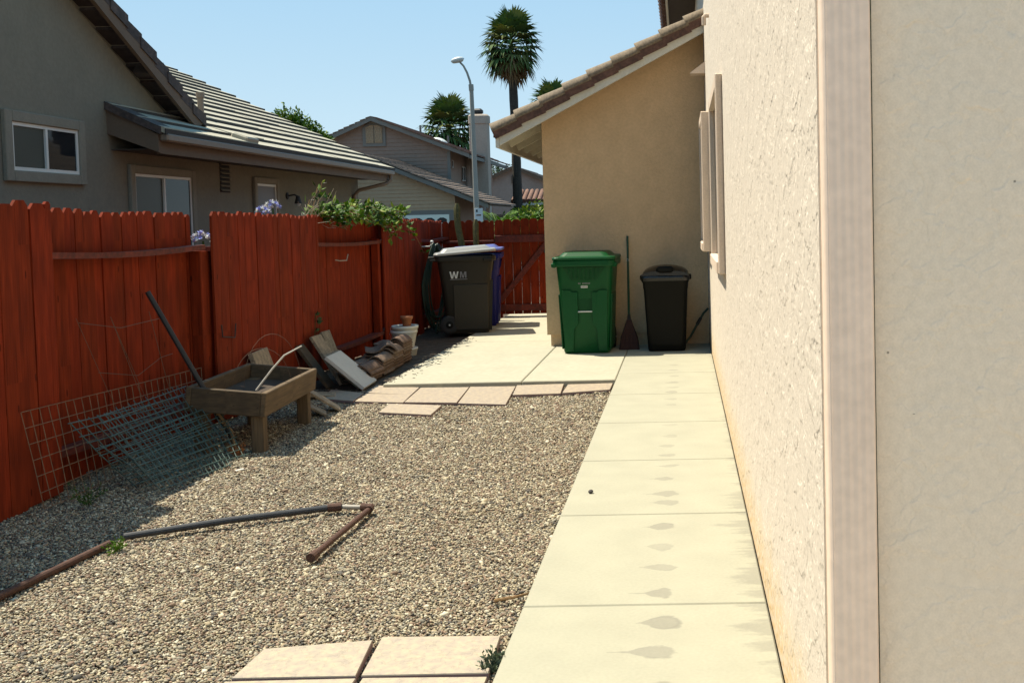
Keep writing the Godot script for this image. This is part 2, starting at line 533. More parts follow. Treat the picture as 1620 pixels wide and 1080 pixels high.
# ------------------------------------------------------------------ scene
func _ready() -> void:
	rng.seed = 20
	var cam := Camera3D.new()
	cam.name = "camera"
	cam.position = Vector3(0, 1.5, 0)
	cam.rotation = Vector3(-.043793, .015720, -.023)
	cam.projection = Camera3D.PROJECTION_FRUSTUM
	cam.near = 0.05
	cam.far = 900.0
	cam.size = 1080.0 / 1630.0 * cam.near
	cam.frustum_offset = Vector2(-245.0 / 1630.0, -123.0 / 1630.0) * cam.near
	add_child(cam)
	cam.make_current()

	var sky_m := ProceduralSkyMaterial.new()
	sky_m.sky_top_color = Color(.36, .55, .69)
	sky_m.sky_horizon_color = Color(.64, .705, .725)
	sky_m.sky_curve = 0.17
	sky_m.ground_bottom_color = Color(.36, .33, .28)
	sky_m.ground_horizon_color = Color(.52, .56, .57)
	sky_m.sun_angle_max = 12.0
	sky_m.sun_curve = 0.1
	var sky := Sky.new()
	sky.sky_material = sky_m
	var env := Environment.new()
	env.background_mode = Environment.BG_SKY
	env.sky = sky
	env.background_energy_multiplier = 1.0
	env.tonemap_mode = Environment.TONE_MAPPER_LINEAR
	env.tonemap_exposure = 2.0
	env.sdfgi_enabled = true
	env.ssao_enabled = true
	env.ssil_enabled = true
	var we := WorldEnvironment.new()
	we.name = "world_environment"
	we.environment = env
	add_child(we)

	var sun := DirectionalLight3D.new()
	sun.name = "sun"
	sun.light_energy = 1.4
	sun.light_color = Color(1.0, .96, .87)
	sun.light_angular_distance = 0.5
	sun.shadow_enabled = true
	add_child(sun)
	sun.look_at_from_position(Vector3(-14, 30, -6), Vector3(-14, 30, -6) + Vector3(.48, -1, .19), Vector3.UP)

	make_textures()
	make_materials()
	ground()
	own_house()
	wing()
	neighbour_house()
	far_houses()
	fence()
	gate_fence()
	gravel()
	paving()
	waste_bins()
	broom_and_can()
	fence_side_clutter()
	wire_and_pipes()
	plants()
	far_plants()
	small_bits()

# moves a thing's root to its base while its parts stay where they were built
func rebase(o: Node3D, base: Vector3) -> void:
	o.position += base
	for c in o.get_children():
		c.position -= base

# ------------------------------------------------------------------ ground
func ground() -> void:
	var g := MB.new()
	g.span(Vector3(-400, -.6, 400), Vector3(400, -.16, -400))
	struct("ground", "bare brown earth under and beyond the yards", g, M.dirt)
	g = MB.new()
	g.span(Vector3(-3.95, -.3, 4.0), Vector3(-.62, -.078, -9.9))
	struct("gravel_bed", "compacted bed under the loose gravel", g, M.gravel_bed)
	# dirt strip by the fence, a little uneven
	g = MB.new()
	g.smooth = true
	var n := noise(301, 0.9, 3)
	for i in 34:
		for j in 10:
			var q := []
			for k in [[0, 0], [1, 0], [1, 1], [0, 1]]:
				var x: float = -3.9 + 1.15 * (j + k[0]) / 10.0
				var z: float = -9.3 - 7.4 * (i + k[1]) / 34.0
				var h := -.052 + .016 * n.get_noise_2d(x * 2.0, z * 2.0) - maxf(0.0, x + 2.9) * .25
				q.append(Vector3(x, h, z))
			g.quad(q[0], q[1], q[2], q[3])
	struct("dirt_strip", "shaded strip of bare dirt along the foot of the red fence", g, M.dirt)
	g = MB.new()
	g.span(Vector3(-60, -.3, -28), Vector3(30, -.14, -42))
	struct("street", "asphalt street beyond the gate", g, M.asphalt)
	g = MB.new()
	g.bevel(Vector3(2.7, -.06, .9), Vector3(4.78, .12, 6.2), .01)  # unseen slabs added to throw warm light on the near walls
	g.bevel(Vector3(-.5, -.085, 7.2), Vector3(11.2, .12, 6.3), .01)
	struct("bounce_patio", "unseen tan concrete paving added to bounce warm light onto the near house corner", g, M.bounce_concrete)
	# the walk: one slab per pour joint
	var walk := Node3D.new()
	walk.name = "walkway"
	add_child(walk)
	tag(walk, "pale concrete walk along the beige stucco wall with drip stains", "", "", "structure")
	var zs := [4.0, 2.8, 1.6, .4, -.8, -2.0, -2.77, -3.95, -5.18, -6.36, -7.55, -8.78, -9.98, -11.2, -12.27]
	for i in zs.size() - 1:
		var s := MB.new()
		var z0: float = zs[i] - .004
		var z1: float = zs[i + 1] + .004
		var x0 := -.655
		var x1 := .297
		var e := .006
		var uvq := func(x: float, z: float) -> Vector2: return Vector2((-z - 3.0) / 9.0, (x + .66) / .96)
		var P := func(x: float, y: float, z: float) -> void: s.v(Vector3(x, y, z), uvq.call(x, z))
		# top, chamfers and sides; all take the same map
		var tops := [[x0 + e, z0 - e], [x1 - e, z0 - e], [x1 - e, z1 + e], [x0 + e, z1 + e]]
		var rims := [[x0, z0], [x1, z0], [x1, z1], [x0, z1]]
		for t in [[0, 1, 2], [0, 2, 3]]:
			P.call(tops[t[0]][0], 0.0, tops[t[0]][1]); P.call(tops[t[2]][0], 0.0, tops[t[2]][1]); P.call(tops[t[1]][0], 0.0, tops[t[1]][1])
		for k in 4:
			var l := (k + 1) % 4
			for w in [[rims[k], -e, rims[l], -e, tops[l], 0.0, tops[k], 0.0], [rims[k], -.12, rims[l], -.12, rims[l], -e, rims[k], -e]]:
				for t in [[0, 4, 2], [0, 6, 4]]:
					for c in t:
						P.call(w[c][0], w[c + 1], w[c][1])
		put("slab", s, M.walk_concrete, walk)
	rebase(walk, Vector3(-.18, 0, -4))
	var pad := Node3D.new()
	pad.name = "concrete_pad"
	add_child(pad)
	tag(pad, "pale concrete pad in front of the gate where the bins stand", "", "", "structure")
	for q in [[-1.542, -.662, -9.63, -12.27], [-2.86, -1.55, -9.63, -12.9], [-2.86, -1.66, -12.91, -21.0]]:
		var s := MB.new()
		s.bevel(Vector3((q[0] + q[1]) / 2, -.06, (q[2] + q[3]) / 2), Vector3(q[1] - q[0], .12, q[2] - q[3]), .007)
		put("slab", s, M.pad_concrete, pad)
	rebase(pad, Vector3(-2, 0, -11))
	# worn edge of the pad: dirt and leaf crumbs on it stand in for small shadows
	var edge_crumbs := MB.new()
	for i in 170:
		var z := rng.randf_range(-9.7, -13.4)
		var x := -2.86 + absf(rng.randfn(0.0, .05)) + (.16 * rng.randf() if rng.randf() < .15 else 0.0)
		var r := rng.randf_range(.005, .018)
		edge_crumbs.bevel(Vector3(x, .0015, z), Vector3(r * 2.2, .005, r), .002, Basis(Vector3.UP, rng.randf() * PI))
	var lt := struct("litter_shadows", "dark crumbs of dirt and dead leaves along the pad edge, standing in for small shadows", edge_crumbs, M.soil)
	lt.set_meta("kind", "stuff")

# ------------------------------------------------------------------ own house
const WX := .30
var house: Node3D

func wall_x(x: float, zs: Array, ys: Array, holes: Array, thick: float) -> MB:
	var s := MB.new()
	for i in zs.size() - 1:
		for j in ys.size() - 1:
			var zc: float = (zs[i] + zs[i + 1]) / 2
			var yc: float = (ys[j] + ys[j + 1]) / 2
			var open := false
			for h in holes:
				if zc < h[0] and zc > h[1] and yc > h[2] and yc < h[3]: open = true
			if open: continue
			s.quad(Vector3(x, ys[j], zs[i + 1]), Vector3(x, ys[j], zs[i]), Vector3(x, ys[j + 1], zs[i]), Vector3(x, ys[j + 1], zs[i + 1]))
			s.quad(Vector3(x + thick, ys[j], zs[i]), Vector3(x + thick, ys[j], zs[i + 1]), Vector3(x + thick, ys[j + 1], zs[i + 1]), Vector3(x + thick, ys[j + 1], zs[i]))
	for h in holes:
		var t := x + thick
		s.quad(Vector3(x, h[2], h[0]), Vector3(t, h[2], h[0]), Vector3(t, h[2], h[1]), Vector3(x, h[2], h[1]))
		s.quad(Vector3(x, h[3], h[1]), Vector3(t, h[3], h[1]), Vector3(t, h[3], h[0]), Vector3(x, h[3], h[0]))
		s.quad(Vector3(t, h[2], h[0]), Vector3(x, h[2], h[0]), Vector3(x, h[3], h[0]), Vector3(t, h[3], h[0]))
		s.quad(Vector3(x, h[2], h[1]), Vector3(t, h[2], h[1]), Vector3(t, h[3], h[1]), Vector3(x, h[3], h[1]))
	var za: float = zs[0]
	var zb: float = zs[-1]
	var yb: float = ys[-1]
	s.quad(Vector3(x, 0, za), Vector3(x + thick, 0, za), Vector3(x + thick, yb, za), Vector3(x, yb, za))
	s.quad(Vector3(x + thick, 0, zb), Vector3(x, 0, zb), Vector3(x, yb, zb), Vector3(x + thick, yb, zb))
	s.quad(Vector3(x, yb, za), Vector3(x + thick, yb, za), Vector3(x + thick, yb, zb), Vector3(x, yb, zb))
	return s

func own_house() -> void:
	house = thing("house", "beige stucco house filling the right side, with its lower garage wing behind the green bin", "house")
	var near_hole := [-7.29, -8.91, 1.19, 2.41]
	var far_hole := [-10.72, -11.72, 1.24, 2.50]
	var zs := [-2.262, -4.5, -7.29, -8.91, -10.72, -11.72, -12.6, -22.0]
	var ys := [0.0, .25, 1.19, 1.24, 2.0, 2.41, 2.50, 3.6, 5.05]
	put("wall", wall_x(WX, zs, ys, [near_hole, far_hole], .16), M.house_stucco, house)
	var s := MB.new()
	s.span(Vector3(.302, 0, -2.26), Vector3(6.0, 5.05, -2.44))
	put("wall", s, M.house_stucco_plain, house)
	s = MB.new()
	s.span(Vector3(5.84, 0, -2.445), Vector3(6.0, 5.05, -22))
	s.span(Vector3(.46, 0, -21.84), Vector3(5.838, 5.05, -22))
	put("wall", s, M.house_stucco_plain, house)
	s = MB.new()
	s.span(Vector3(.465, -.02, -2.445), Vector3(5.835, .04, -21.83))
	put("floor", s, M.slab_side, house)
	# added unseen wing, walls and roof, that bounces warm light onto the near wall
	s = MB.new()
	s.span(Vector3(4.6, 0, -2.255), Vector3(4.78, 3.0, 6.5))
	s.span(Vector3(4.782, 0, 6.32), Vector3(8, 3.0, 6.5))
	put("wall", s, M.house_stucco_plain, house)
	s = MB.new()
	s.prism(PackedVector2Array([Vector2(4.3, 3.002), Vector2(9, 4.6), Vector2(9, 4.7), Vector2(4.3, 3.1)]), -2.2, 6.8)
	put("roof", s, M.rake_clay, house)
	# windows with raised stucco trim
	for w in [[near_hole, .09, .05], [far_hole, .09, .085]]:
		var h: Array = w[0]
		var e: float = w[1]
		var p: float = w[2]
		var win := Node3D.new()
		win.name = "window"
		house.add_child(win, true)
		var f := MB.new()
		f.bevel(Vector3(WX - p / 2, (h[2] + h[3]) / 2, h[0] + e / 2), Vector3(p, h[3] - h[2] + 2 * e, e), .008)
		put("trim", f, M.trim_stucco, win)
		f = MB.new()
		f.bevel(Vector3(WX - p / 2, (h[2] + h[3]) / 2, h[1] - e / 2), Vector3(p, h[3] - h[2] + 2 * e, e), .008)
		put("trim", f, M.trim_stucco, win)
		f = MB.new()
		f.bevel(Vector3(WX - p / 2, h[3] + e / 2, (h[0] + h[1]) / 2), Vector3(p - .002, e, h[0] - h[1]), .008)
		put("trim", f, M.trim_stucco, win)
		f = MB.new()
		f.bevel(Vector3(WX - p / 2 - .006, h[2] - e / 2, (h[0] + h[1]) / 2), Vector3(p + .012, e, h[0] - h[1]), .008)
		put("sill", f, M.trim_stucco, win)
		f = MB.new()
		var x := WX + .075
		f.span(Vector3(x, h[2], h[0]), Vector3(x + .05, h[2] + .05, h[1]))
		f.span(Vector3(x, h[3] - .05, h[0]), Vector3(x + .05, h[3], h[1]))
		f.span(Vector3(x, h[2] + .05, h[0]), Vector3(x + .05, h[3] - .05, h[0] - .05))
		f.span(Vector3(x, h[2] + .05, h[1] + .05), Vector3(x + .05, h[3] - .05, h[1]))
		put("frame", f, M.vinyl_white, win)
		f = MB.new()
		f.span(Vector3(x + .018, h[2] + .05, h[0] - .05), Vector3(x + .03, h[3] - .05, h[1] + .05))
		put("pane", f, M.sun_glass, win)
	# dryer vent hood, pipe stub
	s = MB.new()
	s.prism(PackedVector2Array([Vector2(0, 0), Vector2(-.17, 0), Vector2(-.165, .012), Vector2(0, .13)]), -11.95, -11.72, Transform3D(Basis.IDENTITY, Vector3(WX, 3.13, 0)))
	put("vent_hood", s, M.trim_stucco, house)
	s = MB.new()
	s.tube([Vector3(WX, 3.42, -9.9), Vector3(WX - .035, 3.42, -9.9), Vector3(WX - .05, 3.405, -9.9), Vector3(WX - .05, 3.33, -9.9)], .022, 10)
	put("pipe_stub", s, M.trim_stucco, house)
	# fluted downspout at the near corner
	var x0 := .303
	var w := .103
	var zf := -2.187
	var ring := []
	for y in [.05, 5.0]:
		var r := PackedVector3Array()
		r.append(Vector3(x0 + w, y, zf - .062))
		for i in 61:
			var u := 1.0 - i / 60.0
			var z := 0.0
			if u > .17 and u < .86: z = .0010 * (0.5 - 0.5 * cos(TAU * (u - .17) / .1725))
			var edge := minf(u, 1.0 - u) * w
			if edge < .008: z -= .008 - sqrt(maxf(0.0, .008 * .008 - (.008 - edge) * (.008 - edge)))
			if u > .045 and u < .10: z += .0022 * sin(PI * (u - .045) / .055)
			r.append(Vector3(x0 + w * u, y, zf - .004 + z))
		r.append(Vector3(x0, y, zf - .062))
		ring.append(r)
	s = MB.new()
	s.smooth = true
	s.loft(ring)
	put("downspout", s, M.downspout_paint, house)
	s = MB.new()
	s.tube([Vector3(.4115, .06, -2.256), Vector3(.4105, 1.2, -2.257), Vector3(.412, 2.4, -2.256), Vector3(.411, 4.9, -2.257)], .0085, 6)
	put("gap_shade", s, M.gap_shade, house)  # thin dark bead drawn as the shadow gap beside the downspout
	# main eave: soffit, fascia and roof slab
	s = MB.new()
	s.span(Vector3(-.15, 5.052, -1.8), Vector3(6.3, 5.07, -22.4))
	put("soffit", s, M.dark_board, house)
	s = MB.new()
	s.span(Vector3(-.19, 4.98, -1.8), Vector3(-.152, 5.16, -22.4))
	put("fascia_board", s, M.white_board, house)
	s = MB.new()
	s.prism(PackedVector2Array([Vector2(-.24, 5.162), Vector2(3.1, 6.9), Vector2(6.5, 5.162), Vector2(6.5, 5.24), Vector2(3.1, 7.0), Vector2(-.24, 5.25)]), -22.5, -1.7)
	put("roof", s, M.rake_clay, house)
	s = MB.new()
	for i in 66:
		s.tube([Vector3(-.30, 5.20, -1.9 - i * .31), Vector3(.4, 5.56, -1.9 - i * .31)], [.085, .075], 8)
	stuff(put("eave_tile", s, M.rake_clay, house))

# ------------------------------------------------------------------ garage wing
func ry(x: float) -> float:
	return 2.515 + .518 * (x + 2.09)

func wing() -> void:
	var s := MB.new()
	s.prism(PackedVector2Array([Vector2(-1.645, .14), Vector2(.298, .14), Vector2(.298, ry(.298) - .02), Vector2(-1.645, ry(-1.645) - .02)]), -12.46, -12.28)
	s.span(Vector3(-1.645, .14, -12.462), Vector3(-1.48, ry(-1.645) - .03, -21))
	put("wall", s, M.wing_stucco, house)
	s = MB.new()
	s.span(Vector3(-1.605, -.1, -12.31), Vector3(.296, .138, -12.44))
	s.span(Vector3(-1.605, -.1, -12.442), Vector3(-1.5, .138, -21))
	put("foundation", s, M.wing_stucco, house)
	# rake board, eave board, deck
	s = MB.new()
	s.prism(PackedVector2Array([Vector2(-2.09, ry(-2.09) - .128), Vector2(.297, ry(.297) - .128), Vector2(.297, ry(.297)), Vector2(-2.09, ry(-2.09))]), -11.97, -11.93)
	put("rake_board", s, M.white_board, house)
	s = MB.new()
	s.span(Vector3(-2.135, ry(-2.13) - .13, -11.925), Vector3(-2.093, ry(-2.13) + .0, -21))
	put("fascia_board", s, M.white_board, house)
	s = MB.new()
	s.prism(PackedVector2Array([Vector2(-2.16, ry(-2.16) + .003), Vector2(.297, ry(.297) + .003), Vector2(.297, ry(.297) + .025), Vector2(-2.16, ry(-2.16) + .025)]), -21, -11.93)
	put("roof_deck", s, M.dark_board, house)
	var slope := atan(.518)
	var tilt := Basis(Vector3.BACK, slope)
	for i in 5:
		var x := -2.04 + i * .087
		s = MB.new()
		s.bevel(Vector3(x, ry(x) - .012, -16.5), Vector3(.089, .018, 9.0), .004, tilt)
		put("soffit_plank", s, M.soffit_board, house)
	for i in 14:
		s = MB.new()
		s.box(Vector3(-1.865, ry(-1.865) - .068, -12.6 - i * .6), Vector3(.5, .085, .04), tilt)
		put("rafter_tail", s, M.soffit_board, house)
	# rake tiles, each stepping over the one below
	for i in 9:
		var x := -2.155 + i * .283
		var lift := Basis(Vector3.BACK, slope - .08)
		var at := Vector3(x, ry(x) + .035, -11.898 + .007 * (i % 2))
		var jig := rng.randf_range(-.006, .006)
		var l := .345
		var side := MB.new()
		side.prism(PackedVector2Array([Vector2(0, -.055 + jig), Vector2(l, -.05), Vector2(l, .02), Vector2(0, .03)]), -.022, 0.0, Transform3D(lift, at))
		side.prism(PackedVector2Array([Vector2(.004, .0), Vector2(l, .0), Vector2(l, .062), Vector2(.004, .07)]), -.19, -.168, Transform3D(lift, at))
		var t := put("rake_tile", side, M.rake_clay, house)
		var cap := MB.new()
		cap.smooth = true
		var rings := []
		for e in [[0.0, 1.0], [l, .9]]:
			var r := PackedVector3Array()
			for k in 9:
				var a: float = PI * k / 8.0
				r.append(at + lift * Vector3(e[0], (.035 + .108 * sin(a)) * e[1], -.095 + .104 * cos(a) * e[1]))
			for k in 9:
				var a: float = PI * (8 - k) / 8.0
				r.append(at + lift * Vector3(e[0], (.02 + .105 * sin(a)) * e[1], -.095 + .088 * cos(a) * e[1]))
			rings.append(r)
		rings.reverse()
		cap.loft(rings)
		put("barrel", cap, M.rake_clay_top, t)
	# barrel courses over the rest of the slope
	s = MB.new()
	for c in 9:
		var x := -2.16 + c * .283
		for k in 29:
			var z := -12.2 - k * .3
			s.tube([Vector3(x, ry(x) + .055, z), Vector3(x + .3, ry(x + .3) + .035, z)], [.085, .072], 7)
	stuff(put("barrel_tile_courses", s, M.rake_clay_top, house))
	rebase(house, Vector3(2.5, 0, -8))

# ------------------------------------------------------------------ neighbour's house; outlines on its side wall run (distance away, height)
const PX := Basis(Vector3(0, 0, -1), Vector3(0, 1, 0), Vector3(1, 0, 0))

func side_prism(s: MB, poly: PackedVector2Array, xa: float, xb: float) -> void:
	s.prism(poly, xa, xb, Transform3D(PX, Vector3.ZERO))

func trimmed_window(parent: Node3D, x: float, d0: float, d1: float, y0: float, y1: float, e: float, panes: int, trim: Material, frame: Material, glass: Array, called := "window") -> Node3D:
	var win := Node3D.new()
	win.name = called
	parent.add_child(win, true)
	var t := .05
	for q in [[d0 - e, d0, y0 - e, y1 + e], [d1, d1 + e, y0 - e, y1 + e], [d0, d1, y1, y1 + e], [d0, d1, y0 - e, y0]]:
		var s := MB.new()
		s.bevel(Vector3(x + t / 2 + .001, (q[2] + q[3]) / 2, -(q[0] + q[1]) / 2), Vector3(t, q[3] - q[2] - .002, q[1] - q[0] - .002), .008)
		put("trim", s, trim, win)
	var f := MB.new()
	var w := .035
	f.span(Vector3(x + .003, y0, -d0), Vector3(x + .03, y0 + w, -d1))
	f.span(Vector3(x + .003, y1 - w, -d0), Vector3(x + .03, y1, -d1))
	f.span(Vector3(x + .003, y0 + w, -d0), Vector3(x + .03, y1 - w, -d0 - w))
	f.span(Vector3(x + .003, y0 + w, -d1 + w), Vector3(x + .03, y1 - w, -d1))
	for k in range(1, panes):
		var d := lerpf(d0, d1, float(k) / panes)
		f.span(Vector3(x + .003, y0 + w, -d + w / 2), Vector3(x + .034, y1 - w, -d - w / 2))
	put("frame", f, frame, win)
	for k in panes:
		var g := MB.new()
		g.span(Vector3(x + .004, y0 + w, -lerpf(d0, d1, float(k) / panes) - w * .6), Vector3(x + .012 + .006 * k, y1 - w, -lerpf(d0, d1, float(k + 1) / panes) + w * .6))
		put("pane", g, glass[k % glass.size()], win)
	return win

func neighbour_house() -> void:
	var h := thing("neighbour_house", "shaded grey-brown stucco house with striped tile roof behind the red fence on the left", "house")
	var X := -6.7
	var s := MB.new()
	side_prism(s, PackedVector2Array([Vector2(-3, -.1), Vector2(21.3, -.1), Vector2(21.3, 2.46), Vector2(14.1, 2.46), Vector2(14.1, 2.64), Vector2(5, 7.37), Vector2(-3, 3.2)]), X - .2, X)
	put("wall", s, M.neighbour_stucco, h)
	s = MB.new()
	s.span(Vector3(-16, -.1, -21.1), Vector3(X - .202, 2.6, -21.3))
	put("wall", s, M.neighbour_stucco, h)
	# main roof: two slopes, rake board, lookouts, stepped rake tiles
	s = MB.new()
	side_prism(s, PackedVector2Array([Vector2(14.0, 2.87), Vector2(5, 7.55), Vector2(-3.6, 3.08), Vector2(-3.6, 3.16), Vector2(5, 7.65), Vector2(14.0, 2.95)]), -22, -6.502)
	put("roof", s, M.flat_tile, h)
	s = MB.new()
	side_prism(s, PackedVector2Array([Vector2(13.74, 2.847), Vector2(13.9, 2.92), Vector2(5, 7.548), Vector2(-3.5, 3.13), Vector2(-3.5, 2.97), Vector2(5, 7.39)]), -6.5, -6.45)
	put("rake_board", s, M.brown_board, h)
	for d in [7.4, 9.3, 11.1, 12.7]:
		s = MB.new()
		s.box(Vector3(-6.6, 7.55 - .52 * (d - 5) - .075, -d), Vector3(.19, .14, .09), Basis(Vector3.RIGHT, -.48))
		put("lookout", s, M.dark_board, h)
	var down := Basis(Vector3.RIGHT, .48)
	for i in 26:
		var d := 13.95 - i * .315
		var y := 7.57 - .52 * (d - 5)
		s = MB.new()
		side_prism(s, PackedVector2Array([Vector2(d + .03, y - .03), Vector2(d + .03, y + .125), Vector2(d - .33, y + .255), Vector2(d - .33, y + .12)]), -6.8, -6.435 - .012 * (i % 2))
		put("rake_tile", s, M.flat_tile_dark, h)
	# wing roof: overlapping courses
	var slope := .483
	for i in 17:
		var x := -6.02 - i * .30
		var y := 2.655 + slope * (-6.06 - x)
		s = MB.new()
		var far := -21.6 + rng.randf_range(-.035, .035)
		var sag := rng.randf_range(-.006, .006)
		# a course in short lengths so that its butt edge wanders a little
		var cuts := [-12.0, -13.1, -14.4, -15.6, -16.9, -18.1, -19.3, -20.5, far]
		for k in cuts.size() - 1:
			var lift := rng.randf_range(-.005, .007) + sag
			var out := rng.randf_range(-.008, .008)
			s.prism(PackedVector2Array([Vector2(x + out, y - .005), Vector2(x + out, y + .056 + lift), Vector2(x - .36, y + slope * .36 + .012), Vector2(x - .36, y + slope * .36 - .005)]), cuts[k + 1], cuts[k])
		var course := put("tile_course", s, M.flat_tile, h)
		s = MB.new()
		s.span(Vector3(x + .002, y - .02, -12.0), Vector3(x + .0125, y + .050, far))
		put("butt_shade", s, M.tile_butt_shade, course)  # dark strip paints the shaded face under each course
	s = MB.new()
	s.prism(PackedVector2Array([Vector2(-11.1, 5.05), Vector2(-16.5, 2.5), Vector2(-16.5, 2.58), Vector2(-11.1, 5.15)]), -21.6, -12)
	s.prism(PackedVector2Array([Vector2(-6.15, 2.62), Vector2(-6.15, 2.64), Vector2(-11.1, 5.06), Vector2(-11.1, 5.0)]), -21.55, -12.06)
	put("roof_deck", s, M.dark_board, h)
	s = MB.new()
	s.prism(PackedVector2Array([Vector2(-6.7, 2.64), Vector2(-6.1, 2.41), Vector2(-6.1, 2.62), Vector2(-6.7, 2.93)]), -12.05, -12.0)
	put("rake_board", s, M.brown_board, h)
	s = MB.new()
	s.prism(PackedVector2Array([Vector2(-6.98, 3.02), Vector2(-6.72, 2.93), Vector2(-6.06, 2.62), Vector2(-6.06, 2.71), Vector2(-6.98, 3.15)]), -12.3, -11.96)
	put("rake_tile", s, M.flat_tile_dark, h)
	s = MB.new()
	s.bevel(Vector3(-6.05, 2.585, -16.8), Vector3(.11, .1, 9.55), .02)
	put("gutter", s, M.gutter_paint, h)
	s = MB.new()
	s.span(Vector3(-6.15, 2.40, -12.052), Vector3(-6.107, 2.62, -21.5))
	put("fascia_board", s, M.brown_board, h)
	s = MB.new()
	s.span(Vector3(-6.69, 2.45, -12.06), Vector3(-6.152, 2.462, -21.5))
	put("soffit", s, M.dark_board, h)
	s = MB.new()
	s.tube([Vector3(-6.05, 2.55, -21.42), Vector3(-6.05, 2.44, -21.42), Vector3(-6.12, 2.36, -21.36), Vector3(-6.58, 2.22, -20.98), Vector3(-6.66, 2.12, -20.92), Vector3(-6.66, .1, -20.92)], .04, 8)
	put("downspout", s, M.gutter_paint, h)
	s = MB.new()
	s.tube([Vector3(-7.12, 3.2, -15.3), Vector3(-7.12, 3.46, -15.3)], .045, 10)
	s.tube([Vector3(-7.12, 3.45, -15.3), Vector3(-7.12, 3.53, -15.3)], .06, 10)
	put("vent_pipe", s, M.gutter_paint, h)
	s = MB.new()
	s.bevel(Vector3(-6.16, 2.76, -14.55), Vector3(.24, .11, .42), .02, Basis(Vector3.BACK, -.35))
	put("roof_vent", s, M.flat_tile, h)
	trimmed_window(h, X, 10.22, 11.36, 2.135, 2.62, .115, 2, M.neighbour_trim, M.vinyl_white, [M.blind_glass, M.window_glass])
	trimmed_window(h, X, 12.5, 13.96, .95, 2.20, .105, 2, M.neighbour_trim, M.vinyl_white, [M.blind_glass, M.window_glass])
	var dw := trimmed_window(h, X, 16.12, 16.9, .05, 2.2, .1, 1, M.neighbour_trim, M.vinyl_white, [M.label_grey], "door")
	s = MB.new()
	s.bevel(Vector3(X + .035, 1.1, -16.82), Vector3(.05, .05, .09), .01)
	put("handle", s, M.steel, dw)
	var v := Node3D.new()
	v.name = "louvre_vent"
	h.add_child(v)
	s = MB.new()
	s.span(Vector3(X + .002, 2.03, -14.90), Vector3(X + .006, 2.54, -15.22))
	put("opening", s, M.dark_slot, v)
	for k in 8:
		s = MB.new()
		s.box(Vector3(X + .02, 2.065 + k * .063, -15.06), Vector3(.035, .012, .31), Basis(Vector3.BACK, -.6))
		put("slat", s, M.neighbour_trim, v)
	var l := Node3D.new()
	l.name = "wall_lamp"
	h.add_child(l)
	s = MB.new()
	s.lathe([Vector2(.055, 0), Vector2(.055, .02), Vector2(.03, .03)], Vector3(X, 2.03, -17.42), 12, Basis(Vector3.BACK, -PI / 2))
	s.tube([Vector3(X + .02, 2.03, -17.42), Vector3(X + .12, 2.05, -17.45), Vector3(X + .16, 2.02, -17.5)], .016, 6)
	put("bracket", s, M.pole_black, l)
	s = MB.new()
	s.lathe([Vector2(.026, .13), Vector2(.058, 0), Vector2(.062, 0), Vector2(.03, .13)], Vector3(X + .16, 1.90, -17.5), 12)
	put("lamp_shade", s, M.pole_black, l)
	s = MB.new()
	s.lathe([Vector2(.01, 0), Vector2(.04, .03), Vector2(.042, .07), Vector2(.02, .1)], Vector3(X + .16, 1.85, -17.5), 12)
	put("globe", s, M.label_white, l)
	rebase(h, Vector3(-9, 0, -10))

# ------------------------------------------------------------------ houses across the street
func lap_siding(x0: Callable, x1: Callable, y0: float, y1: float, z: float, step: float) -> MB:
	var s := MB.new()
	var y := y0
	while y < y1:
		var a: float = maxf(x0.call(y), x0.call(y + step))
		var b: float = minf(x1.call(y), x1.call(y + step))
		if b - a > .1:
			side_prism(s, PackedVector2Array([Vector2(-z, y), Vector2(-z - .035, y), Vector2(-z - .008, y + step), Vector2(-z, y + step)]), a, b)
		y += step
	return s

func sloped(p: Vector3, q: Vector3, depth: float, thick: float) -> MB:
	# a roof slab whose front edge runs from p to q, going back by depth
	var s := MB.new()
	var up := Vector3(0, thick, 0)
	s.prism(PackedVector2Array([Vector2(p.x, p.y), Vector2(q.x, q.y), Vector2(q.x, q.y + thick), Vector2(p.x, p.y + thick)]), p.z - depth, p.z)
	return s

func roof_courses(parent: Node3D, p: Vector3, q: Vector3, depth: float, n: int, m: Material) -> void:
	# courses lie across the slope that falls from p to q
	for i in n:
		var a := p.lerp(q, float(i) / n)
		var b := p.lerp(q, float(i + 1) / n)
		var s := MB.new()
		var lift := rng.randf_range(.06, .085)
		s.prism(PackedVector2Array([Vector2(a.x, a.y), Vector2(b.x + .03, b.y), Vector2(b.x + .03, b.y + lift), Vector2(a.x, a.y + .015)]), p.z - depth, p.z + rng.randf_range(-.04, .04))
		put("tile_course", s, m, parent)

